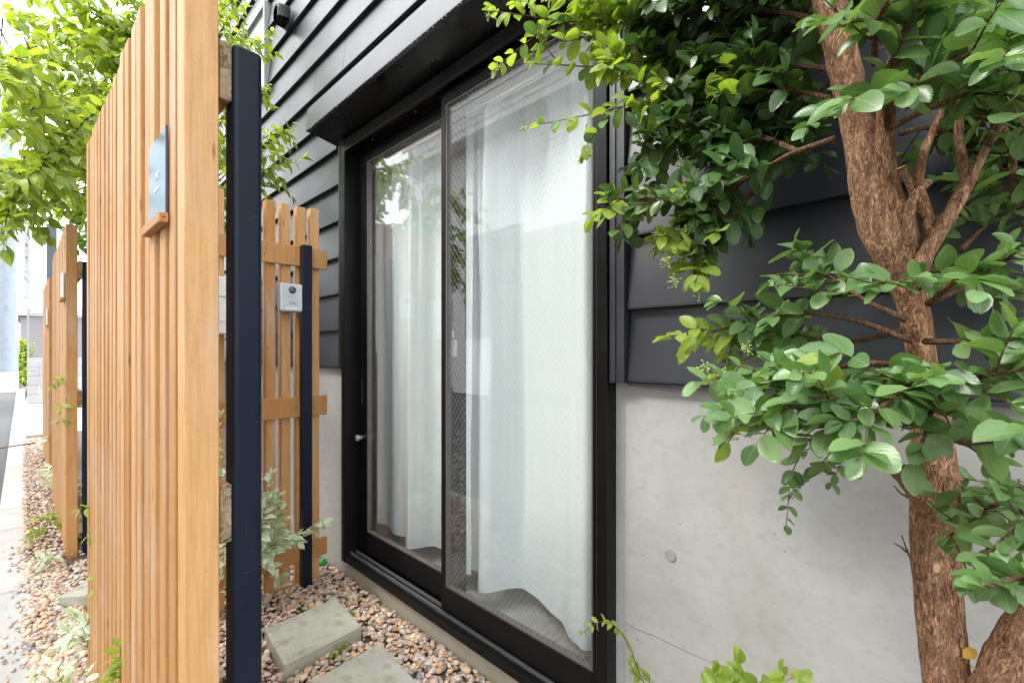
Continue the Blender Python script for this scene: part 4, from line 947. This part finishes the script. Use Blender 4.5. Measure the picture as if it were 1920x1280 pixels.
B([(1540, -10, .72), (1500, 30, .78), (1460, 110, .84), (1430, 180, .90), (1400, 210, .94)], .045, side=.024)
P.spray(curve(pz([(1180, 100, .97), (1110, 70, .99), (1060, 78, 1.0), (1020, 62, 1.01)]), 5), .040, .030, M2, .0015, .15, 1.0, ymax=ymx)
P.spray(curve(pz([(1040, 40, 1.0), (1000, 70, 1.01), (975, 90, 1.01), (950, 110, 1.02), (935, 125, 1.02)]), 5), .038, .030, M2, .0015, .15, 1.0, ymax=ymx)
# the crown goes on above the frame and shades what hangs below it
for q in ([(1530, -110, .71), (1420, -180, .85), (1300, -190, .95), (1180, -170, 1.0)], [(1520, -160, .72), (1460, -260, .86), (1360, -300, .95), (1240, -280, 1.0)], [(1545, -60, .70), (1440, -60, .80), (1330, -120, .86), (1220, -110, .9)],
          [(1520, -150, .72), (1600, -230, .70), (1720, -260, .68), (1840, -240, .66)], [(1510, -200, .73), (1560, -320, .74), (1680, -400, .74), (1800, -420, .74)], [(1500, -240, .74), (1420, -400, .8), (1320, -450, .9), (1200, -430, .95)],
          [(1530, -100, .71), (1500, -170, .66), (1420, -220, .64), (1330, -210, .66)], [(1545, -50, .70), (1480, -130, .72), (1400, -140, .74), (1300, -160, .78)], [(1520, -160, .72), (1640, -140, .78), (1760, -150, .82), (1900, -140, .82)], [(1600, -200, .70), (1700, -150, .62), (1820, -140, .58), (1920, -120, .56)]):
    B(q, .047, .028, .036)
# upper right, close to the camera: larger leaves
B([(1665, 240, .62), (1660, 150, .585), (1700, 60, .55), (1760, -20, .52)], .050, .026, .035)
B([(1662, 200, .60), (1720, 150, .56), (1800, 110, .52), (1910, 60, .47)], .052, .026, .034)
B([(1670, 240, .60), (1740, 205, .56), (1830, 175, .53), (1940, 185, .49)], .050, .026, .034)
B([(1850, 280, .595), (1880, 220, .57), (1920, 120, .54), (1960, 40, .5)], .048, .026, .036)
B([(1640, 120, .62), (1640, 60, .57), (1660, 10, .54), (1700, -50, .52)], .050, .026, .034)
B([(1700, 80, .60), (1790, 40, .58), (1870, 20, .56), (1950, -10, .52)], .048, .024, .030)
B([(1690, 130, .66), (1770, 90, .68), (1850, 130, .68), (1940, 120, .66)], .047, .024, .028)
B([(1700, 200, .70), (1780, 170, .74), (1860, 200, .74), (1960, 230, .72)], .047, .024, .030)
P.spray(curve(pz([(1690, 175, .56), (1640, 180, .545), (1600, 185, .535), (1585, 190, .53)]), 4), .050, .034, M2, .0015, .5, 0)
B([(1690, 250, .66), (1740, 240, .70), (1800, 260, .74), (1860, 310, .76), (1940, 330, .76)], .044, .026, .040)
B([(1880, 240, .60), (1900, 300, .62), (1900, 380, .64), (1930, 450, .64)], .046, .028, .045)
B([(1800, 470, .72), (1850, 420, .74), (1900, 390, .74), (1960, 380, .72)], .046, .026, .034)
B([(1760, 560, .70), (1820, 540, .72), (1880, 560, .72), (1950, 560, .70)], .046, .026, .030)
# middle layers
B([(1712, 640, .62), (1600, 600, .66), (1500, 588, .71), (1400, 605, .77), (1312, 630, .82)], .044, .024, .032, young=.2, first=.42)
B([(1700, 600, .62), (1625, 565, .65), (1565, 525, .68), (1510, 490, .71)], .046, .024, .032, first=.4)
B([(1690, 620, .64), (1600, 640, .72), (1510, 630, .78), (1420, 640, .82), (1340, 640, .85)], .043, .024, .032, young=.12, first=.4)
B([(1725, 700, .57), (1640, 680, .56), (1540, 695, .60), (1450, 715, .65), (1345, 712, .72)], .046, .024, .030, young=.12, first=.3)
B([(1725, 790, .57), (1620, 765, .545), (1520, 745, .56), (1450, 770, .60), (1375, 800, .64)], .046, .024, .028, young=.08)
B([(1735, 700, .57), (1680, 740, .52), (1630, 780, .51), (1580, 790, .52)], .050, .026, .034, first=.3)
B([(1720, 720, .60), (1640, 730, .62), (1560, 720, .66), (1480, 700, .70)], .046, .024, .032, first=.35)
B([(1715, 540, .60), (1680, 530, .565), (1640, 530, .55)], .048, .03, .045, (.04, .08))
B([(1740, 570, .58), (1800, 520, .53), (1870, 492, .51), (1940, 470, .49)], .050, .026, .030, first=.4)
B([(1735, 640, .57), (1790, 640, .52), (1850, 640, .50), (1930, 640, .47)], .050, .026, .036, first=.4)
B([(1745, 760, .56), (1800, 720, .51), (1870, 700, .47), (1940, 690, .45)], .048, .026, .036)
B([(1750, 740, .55), (1740, 790, .52), (1730, 830, .51)], .046, .028, .045, (.03, .06))
B([(1765, 810, .54), (1810, 830, .48), (1870, 820, .45), (1940, 800, .43)], .046, .026, .036)
B([(1720, 690, .57), (1690, 705, .55), (1650, 715, .54)], .046, .026, .04, (.04, .08), first=.4)
# lower right
B([(1960, 900, .62), (1890, 930, .60), (1820, 980, .56), (1775, 1008, .53)], .042, .026, .045)
B([(1990, 1090, .45), (1920, 1080, .44), (1880, 1095, .43), (1845, 1100, .425)], .042, .026, .045, (.03, .07))
B([(1970, 960, .50), (1910, 990, .47), (1850, 1040, .46)], .044, .026, .045, (.04, .08))
B([(1970, 850, .80), (1880, 900, .80), (1800, 930, .80)], .040, .026, .035)
# dark hanging sprig and dead twigs
P.spray(curve(pz([(1560, 832, .72), (1510, 845, .75), (1484, 890, .78), (1478, 940, .79), (1474, 985, .79)]), 6), .026, .018, (LEAF, LEAF), .0012, .25, 0)
P.spray(curve(pz([(1600, 845, .70), (1560, 850, .74), (1530, 880, .77), (1490, 925, .79)]), 6), .027, .018, (LEAF, LEAF), .0012, .2, 0)
P.spray(curve(pz([(1620, 840, .70), (1585, 855, .73), (1560, 905, .75)]), 6), .028, .018, (LEAF, LEAF), .0012, .2, 0)
for lst in ([(1722, 1085, .62), (1704, 1040, .64), (1690, 1002, .65)], [(1700, 1035, .645), (1688, 1024, .65), (1676, 1018, .655)], [(1800, 1064, .60), (1830, 1080, .62), (1856, 1120, .62)], [(1804, 1092, .60), (1830, 1062, .62), (1860, 1020, .62)],
            [(1712, 935, .61), (1690, 925, .62), (1676, 910, .625)], [(1880, 640, .6), (1860, 720, .6), (1820, 770, .58)], [(1850, 560, .6), (1880, 620, .6), (1890, 680, .58)], [(1680, 360, .66), (1740, 400, .66), (1800, 410, .65)],
            [(1130, 60, 1.0), (1090, 20, 1.0), (1060, -30, 1.0)], [(1040, 110, 1.0), (1010, 60, 1.0), (1050, -10, 1.0)]):
    P.twig(curve(pz(lst), 5), .0016, .0007, 5)
P.leaf(at(1792, 715, .54), RT * .2 - UP * .2 + FW * .3, RT + UP * .2 - FW * .5, .022, LEAF_O)
P.leaf(at(1806, 1232, .585), RT * .8 + UP * .5, UP - FW * .8, .020, LEAF_O); P.leaf(at(1812, 1240, .58), -RT * .3 + UP * .3 - FW, UP + RT, .016, LEAF_O)
P.leaf(at(1388, 803, .64), -RT + UP * .15, UP * .5 - FW, .016, LEAF_R); P.leaf(at(1392, 800, .64), -RT * .8 + UP * .5, UP - FW, .014, LEAF_Y)
P.build(rt, TWIG, 300)
# clusters of little flower buds at the twig tips
sph = bmesh.new(); bmesh.ops.create_icosphere(sph, subdivisions=1, radius=1.0); sv = [v.co.copy() for v in sph.verts]; sf = [[v.index for v in f.verts] for f in sph.faces]; sph.free()
def buds(px, py, z, n=22, r=.013, d=None):
    V = []; F = []; c = at(px, py, z) - tb; ax = d or (-RT * .5 - UP * .4).normalized()
    for _ in range(n):
        q = c + Vector((random.gauss(0, .45), random.gauss(0, .45), random.gauss(0, .45))) * r; rr = random.uniform(.0011, .0021)
        b = len(V); V += [tuple(q + v * rr) for v in sv]; F += [tuple(b + i for i in f) for f in sf]
        b = len(V); o_ = Vector((.0007, 0, .0007)); V += [tuple(c), tuple(c + o_), tuple(q), tuple(q + o_)]; F.append((b, b + 1, b + 3, b + 2))
    obj('flower_buds', me_from(V, F), BUD, rt)
for a in ((917, 30, 1.02), (1020, 55, 1.0), (938, 125, 1.0), (983, 242, 1.0), (1070, 230, .98), (1100, 285, .97), (1130, 20, .97), (1190, 95, .93), (1250, 490, .80), (1265, 525, .8), (1310, 545, .79), (1290, 430, .8), (1325, 690, .70), (1350, 700, .70), (1400, 655, .74), (1380, 800, .63), (1275, 300, .86), (1200, 260, .9), (1235, 440, .82)): buds(*a)

# ---------------------------------------------------------------- dogwood-like tree behind the fences (left)
lb = Vector((-4.25, 0.55, 0)); lt = thing('broadleaf_tree', 'bright yellow green tree growing behind the slatted fences beside the house', 'tree', tuple(lb))
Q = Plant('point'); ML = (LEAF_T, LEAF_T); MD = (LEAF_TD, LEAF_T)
def limb2(lst, n=8, rough=.002, sides=14):
    Pp = catmull(lst, n); obj('limb', tube([p[:3] - np.array(lb) for p in Pp], [p[3] for p in Pp], sides, rough, 20), TWIG_DK, lt)
obj('trunk', tube([p[:3] - np.array(lb) for p in catmull([(-4.25, .55, -.05, .055), (-4.23, .56, .7, .048), (-4.20, .58, 1.5, .042), (-4.16, .60, 2.2, .036), (-4.12, .63, 3.0, .028), (-4.08, .66, 3.9, .018)], 8)],
    [p[3] for p in catmull([(-4.25, .55, -.05, .055), (-4.23, .56, .7, .048), (-4.20, .58, 1.5, .042), (-4.16, .60, 2.2, .036), (-4.12, .63, 3.0, .028), (-4.08, .66, 3.9, .018)], 8)], 18, .002, 18), TWIG_DK, lt)
def D(pts, size=.088, gap=.050, side=.12, sl=(.15, .34), r=.008, mats=ML, **k):
    bough(Q, [Vector(p) for p in pts], size, gap, mats, side, sl, r, droop=.28, up=.8, dens=k.pop('dn', 2.4), **k)
tr = Vector((-4.18, .59, 1.9)); tr2 = Vector((-4.145, .61, 2.5)); tr3 = Vector((-4.115, .63, 3.1))
# boughs over the fence towards the street; ends given as picture positions with real depths
def lend(px, py, z): return at(px, py, z)
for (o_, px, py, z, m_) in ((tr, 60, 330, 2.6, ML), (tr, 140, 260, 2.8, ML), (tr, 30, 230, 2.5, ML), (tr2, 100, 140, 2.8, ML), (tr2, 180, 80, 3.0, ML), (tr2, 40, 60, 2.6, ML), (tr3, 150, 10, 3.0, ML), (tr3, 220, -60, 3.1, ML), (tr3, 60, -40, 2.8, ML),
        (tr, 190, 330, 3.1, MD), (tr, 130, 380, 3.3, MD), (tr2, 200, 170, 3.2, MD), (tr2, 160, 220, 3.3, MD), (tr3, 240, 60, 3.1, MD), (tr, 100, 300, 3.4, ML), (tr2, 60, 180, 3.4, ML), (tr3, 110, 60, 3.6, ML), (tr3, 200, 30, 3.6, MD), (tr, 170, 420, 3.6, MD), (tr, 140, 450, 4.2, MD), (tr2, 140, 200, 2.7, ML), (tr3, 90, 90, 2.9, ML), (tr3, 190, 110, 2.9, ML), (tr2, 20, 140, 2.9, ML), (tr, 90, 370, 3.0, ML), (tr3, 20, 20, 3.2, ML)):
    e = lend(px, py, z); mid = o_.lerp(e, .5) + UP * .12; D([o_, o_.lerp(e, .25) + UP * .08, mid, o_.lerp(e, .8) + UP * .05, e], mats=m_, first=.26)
# big leaves hanging over the gutter, nearest the camera
for (a, b) in (((150, 250, 2.7), (20, 380, 2.0)), ((130, 240, 2.6), (70, 330, 1.9)), ((120, 180, 2.6), (10, 250, 1.9)), ((200, 200, 2.6), (110, 290, 2.1)), ((60, 100, 2.5), (-10, 160, 1.8)), ((160, 120, 2.7), (190, 250, 2.4)), ((60, 260, 2.4), (5, 440, 1.9)), ((90, 300, 2.5), (40, 420, 2.2))):
    s_, e = at(*a), at(*b); D([s_, s_.lerp(e, .5) + UP * .04, e], .080, .06, .10, (.10, .22), .004)
# towards the house, over the screen
for (o_, px, py, z) in ((tr, 520, 240, 2.55), (tr, 555, 235, 2.62), (tr, 540, 300, 2.6), (tr2, 500, 160, 2.6), (tr2, 450, 60, 2.7), (tr, 520, 340, 2.7), (tr2, 430, 30, 2.8), (tr, 470, 330, 2.8), (tr2, 420, 140, 2.7), (tr, 440, 260, 2.8), (tr3, 440, 0, 2.9), (tr3, 480, -40, 3.0), (tr, 415, 230, 2.6), (tr, 430, 420, 2.9), (tr2, 510, 60, 2.75)):
    e = lend(px, py, z); e.y = min(e.y, 1.0); D([o_, o_.lerp(e, .5) + UP * .10, e], .066, .05, .11, (.10, .22), .006, ymax=1.09, dn=1.7, first=.62)
# thin bare dark twigs at the far left
for lst in (((0, 125, 2.2), (50, 190, 2.3), (85, 240, 2.4)), ((0, 55, 2.3), (20, 90, 2.3), (60, 115, 2.4)), ((0, 105, 2.2), (60, 140, 2.3), (105, 165, 2.4)), ((0, 120, 2.3), (40, 170, 2.3), (75, 190, 2.4)), ((5, 35, 2.3), (3, 60, 2.3), (0, 90, 2.3)), ((45, 70, 2.4), (60, 100, 2.4), (82, 130, 2.5))):
    Q.twig(curve(pz(lst), 4), .004, .002, 5)
Q.build(lt, TWIG_DK, 300)

# ---------------------------------------------------------------- shrub behind the second fence, far hedge, reflected street tree
def bush(name, label, cat, c, rad, n, kind, size, mats, twig=TWIG_DK, single=0, group=None):
    t = thing(name, label, cat, (c[0], c[1], 0), 0, group); b = Plant(kind)
    for _ in range(n):
        th = random.uniform(0, 6.28); ph = random.uniform(-.9, 1.4); rr = random.uniform(.35, 1)
        p = Vector(c) + Vector((rad[0] * rr * math.cos(th) * math.cos(ph), rad[1] * rr * math.sin(th) * math.cos(ph), rad[2] * rr * math.sin(ph)))
        o_ = Vector((c[0], c[1], max(.02, c[2] - rad[2] * .9))); m_ = o_.lerp(p, .6) + Vector((random.gauss(0, .1 * rad[0]), random.gauss(0, .1 * rad[1]), .05 * rad[2])); 
        if random.random() < .3: b.twig([o_, m_, p], .004 + .004 * rad[2], .002, 5)
        d = (p - m_).normalized() * max(rad) * .3; b.spray([p - d * .6, p + d * .2, p + d * .7 - UP * .03], size, size * .55, mats, .0015, .05, 0, .1, tip=True)
    b.build(t, twig, single); return t
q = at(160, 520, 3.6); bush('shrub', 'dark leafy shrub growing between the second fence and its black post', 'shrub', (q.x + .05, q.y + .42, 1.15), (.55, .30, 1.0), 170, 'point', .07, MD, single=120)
q = at(42, 690, 15.5); bush('shrub', 'small bright green shrub at the roadside behind the thick utility pole', 'shrub', (q.x, q.y + .05, .70), (.5, .30, .85), 150, 'point', .14, ML)
bush('street_tree', 'leafy green tree across the street, reflected in the sliding window', 'tree', (-17.5, -5.2, 3.6), (2.6, 1.6, 2.6), 420, 'point', .30, MD)

# ---------------------------------------------------------------- small plants
DRY = mat_leaf('dry brown leaf', (0.30, 0.13, 0.05), (0.46, 0.24, 0.10), 0.2, (0.36, 0.2, 0.1), 0.6)
FL = ('left of the greyish low plant', 'right of the greyish low plant', 'furthest left by the greyish low plant', 'closest to the foot of the second fence', 'beside the yellow green fern', 'under the slatted screen', 'behind the first stepping stone', 'between the second stepping stone and the window sill', 'near the foot of the variegated shrub')
for k, (a, b) in enumerate(((92, 1060), (104, 1056), (80, 1063), (112, 1064), (62, 1000), (545, 1112), (640, 1090), (735, 1180), (520, 1130))):
    g = onz(a, b, 0.012); o = bpy.data.objects.new('fallen_leaf', leaf_data('point', k % 4, DRY)); COL.objects.link(o)
    o.location = g; o.rotation_euler = (random.uniform(-.4, .4), random.uniform(-.4, .4), random.uniform(0, 6.28)); o.scale = (.04,) * 3
    tag(o, 'dry brown leaf on the pebbles ' + FL[k], 'leaf', 'dry leaves fallen on the pebbles')
def small_plant(name, label, cat, kind, mats, stems, size, gap, twig=TWIG, group=None, droop=.05, **k):
    p0 = stems[0][0]; base = at(*p0); t = thing(name, label, cat, (base.x, base.y, 0), 0, group); b = Plant(kind)
    for s_ in stems:
        W = pz(s_); b.spray(curve(W, 4), size, gap, mats, .0013, .2, k.get('young', 0), droop, spread=k.get('spread', .9), up=k.get('up', .7))
    b.build(t, twig, 300); return t
MV = (LEAF_V, LEAF_V)
small_plant('variegated_shrub', 'pale variegated shrub sprawling in front of the slatted screen', 'shrub', 'slim', MV, [
    [(500, 1075, 2.12), (498, 1000, 2.10), (505, 930, 2.10), (508, 890, 2.10)], [(500, 1060, 2.12), (512, 1010, 2.10), (520, 960, 2.10), (520, 925, 2.10)], [(498, 1050, 2.12), (505, 1030, 2.08), (508, 1035, 2.06)],
    [(500, 1060, 2.12), (530, 1010, 2.12), (545, 1005, 2.14), (560, 1015, 2.14)], [(510, 1040, 2.12), (540, 1015, 2.14), (575, 1000, 2.18), (600, 985, 2.2)], [(495, 1040, 2.1), (492, 980, 2.06), (500, 940, 2.06)],
    [(500, 1075, 2.12), (508, 1060, 2.08), (502, 1045, 2.05)], [(505, 1060, 2.14), (525, 985, 2.16), (532, 975, 2.16)], [(480, 1060, 2.2), (470, 980, 2.2), (480, 900, 2.2)], [(560, 1010, 2.16), (590, 985, 2.18), (606, 978, 2.18)], [(520, 1110, 2.12), (522, 1090, 2.12), (526, 1080, 2.12)]], .068, .024, young=0)
small_plant('variegated_shrub', 'pale variegated shrub filling the slot between the near fence and its post', 'shrub', 'slim', MV, [
    [(410, 1150, 1.9), (412, 1080, 1.9), (408, 1020, 1.88), (414, 960, 1.88)], [(405, 1150, 1.95), (402, 1050, 1.95), (410, 980, 1.93), (408, 930, 1.9), (414, 890, 1.9)], [(412, 1100, 2.0), (418, 1000, 2.0), (412, 900, 2.0), (410, 820, 2.0), (412, 780, 2.0)], [(400, 1000, 2.0), (404, 900, 2.0), (410, 850, 2.0)]], .05, .03)
small_plant('garden_plant', 'pale sage green plant leaning out at the foot of the near fence', 'plant', 'slim', MV, [
    [(165, 1215, 1.66), (150, 1190, 1.66), (130, 1200, 1.66), (112, 1215, 1.66)], [(168, 1215, 1.66), (150, 1165, 1.64), (140, 1150, 1.64)], [(168, 1200, 1.65), (165, 1170, 1.63), (160, 1160, 1.62)], [(168, 1215, 1.66), (140, 1200, 1.68), (125, 1180, 1.68)]], .055, .022)
small_plant('garden_plant', 'low pale green plant at the bottom left edge below the near fence', 'plant', 'slim', MV, [
    [(120, 1300, 1.42), (90, 1270, 1.42), (70, 1262, 1.42)], [(130, 1300, 1.42), (110, 1265, 1.42), (120, 1255, 1.42)], [(150, 1300, 1.42), (160, 1275, 1.44), (165, 1265, 1.45)]], .045, .022)
small_plant('fern', 'low yellow green fern in the pebbles by the second fence', 'fern', 'slim', (LEAF_T, LEAF_T), [
    [(95, 985, 2.9), (80, 970, 2.88), (60, 975, 2.85)], [(95, 985, 2.9), (90, 966, 2.9), (105, 968, 2.9)], [(95, 990, 2.9), (70, 1000, 2.85), (45, 1010, 2.8)], [(95, 990, 2.9), (75, 990, 2.88), (55, 1000, 2.8)], [(100, 990, 2.9), (108, 978, 2.92), (112, 985, 2.95)]], .045, .018)
small_plant('garden_plant', 'greyish green low plant on the pebbles in front of the second fence', 'plant', 'slim', MV, [
    [(90, 1062, 2.52), (75, 1045, 2.5), (60, 1050, 2.48)], [(90, 1062, 2.52), (85, 1035, 2.5), (88, 1030, 2.5)], [(90, 1062, 2.52), (100, 1045, 2.52), (108, 1048, 2.52)], [(90, 1062, 2.5), (80, 1050, 2.46), (72, 1062, 2.44)]], .04, .018)
small_plant('garden_plant', 'pale leafy plant at the foot of the farthest fence', 'plant', 'slim', (LEAF_V, LEAF_T), [
    [(92, 910, 3.9), (85, 890, 3.88), (78, 885, 3.85)], [(95, 912, 3.9), (95, 880, 3.88), (102, 868, 3.86)], [(92, 830, 4.7), (88, 820, 4.7), (95, 815, 4.7)], [(98, 915, 3.85), (105, 900, 3.8), (108, 880, 3.8)]], .07, .03)
small_plant('sprig', 'pale sprigs poking out through the slats of the near fence', 'plant', 'slim', (LEAF_T, LEAF_V), [
    [(176, 950, 1.645), (166, 952, 1.62), (152, 956, 1.60)], [(182, 985, 1.62), (172, 995, 1.60), (168, 1010, 1.59)], [(186, 1085, 1.60), (180, 1080, 1.58), (182, 1115, 1.57)]], .036, .022)
small_plant('sprig', 'bright green sprig growing out through the near fence low down', 'plant', 'slim', (LEAF_T, LEAF_Y), [
    [(236, 1262, 1.22), (229, 1240, 1.17), (224, 1210, 1.165)], [(236, 1275, 1.22), (222, 1268, 1.165), (205, 1276, 1.16)], [(236, 1250, 1.2), (236, 1235, 1.165), (240, 1228, 1.16)]], .042, .022, young=.6)
small_plant('sprig', 'green and yellow sprig in front of the second slatted fence', 'plant', 'slim', (LEAF_T, LEAF_T), [
    [(122, 712, 2.75), (112, 712, 2.66), (100, 722, 2.62)], [(118, 765, 2.7), (116, 760, 2.66), (112, 768, 2.64)], [(124, 800, 2.7), (118, 784, 2.66), (110, 788, 2.64)]], .05, .04)
small_plant('young_shrub', 'bright green young shrub at the bottom in front of the concrete wall', 'shrub', 'round', (LEAF_Y, LEAF_Y), [
    [(1345, 1330, .86), (1340, 1290, .86), (1338, 1262, .86)], [(1380, 1330, .86), (1372, 1300, .85), (1368, 1270, .85)], [(1400, 1330, .86), (1386, 1270, .86), (1384, 1246, .86)], [(1440, 1330, .86), (1450, 1290, .86), (1464, 1262, .86)], [(1400, 1330, .86), (1420, 1290, .84), (1440, 1272, .84)], [(1470, 1330, .85), (1490, 1290, .85), (1500, 1275, .85)], [(1360, 1330, .86), (1345, 1300, .84), (1330, 1290, .84)]], .040, .022)
small_plant('trailing_vine', 'thin green vine sprig arching over the foot of the window frame', 'vine', 'slim', (LEAF_Y, LEAF_Y), [
    [(1212, 1290, 1.18), (1195, 1250, 1.18), (1182, 1215, 1.18), (1165, 1185, 1.18), (1145, 1168, 1.18), (1122, 1166, 1.18), (1094, 1184, 1.17)], [(1205, 1275, 1.18), (1190, 1262, 1.17), (1184, 1250, 1.17)], [(1216, 1300, 1.18), (1218, 1270, 1.18), (1214, 1262, 1.18)]], .026, .020)
for k, (a, b, nm) in enumerate(((662, 1156, 'small green weed beside the back corner of the first stepping stone'), (644, 1218, 'small green weed between the two stepping stones, on the right'), (627, 1237, 'small green weed between the two stepping stones, on the left'))):
    g = onz(a, b, 0.005); t = thing('weed', nm, 'weed', tuple(g)); wd = Plant('round')
    for _ in range(14):
        th = random.uniform(0, 6.28); rr = random.uniform(0, .016); p = g + Vector((math.cos(th) * rr, math.sin(th) * rr, random.uniform(.006, .02)))
        wd.leaf(p, (math.cos(th), math.sin(th), .3), (random.gauss(0, .3), random.gauss(0, .3), 1), random.uniform(.009, .016), LEAF_Y); wd.twig([g, p], .0006, .0005, 3)
    wd.build(t, TWIG, 40)
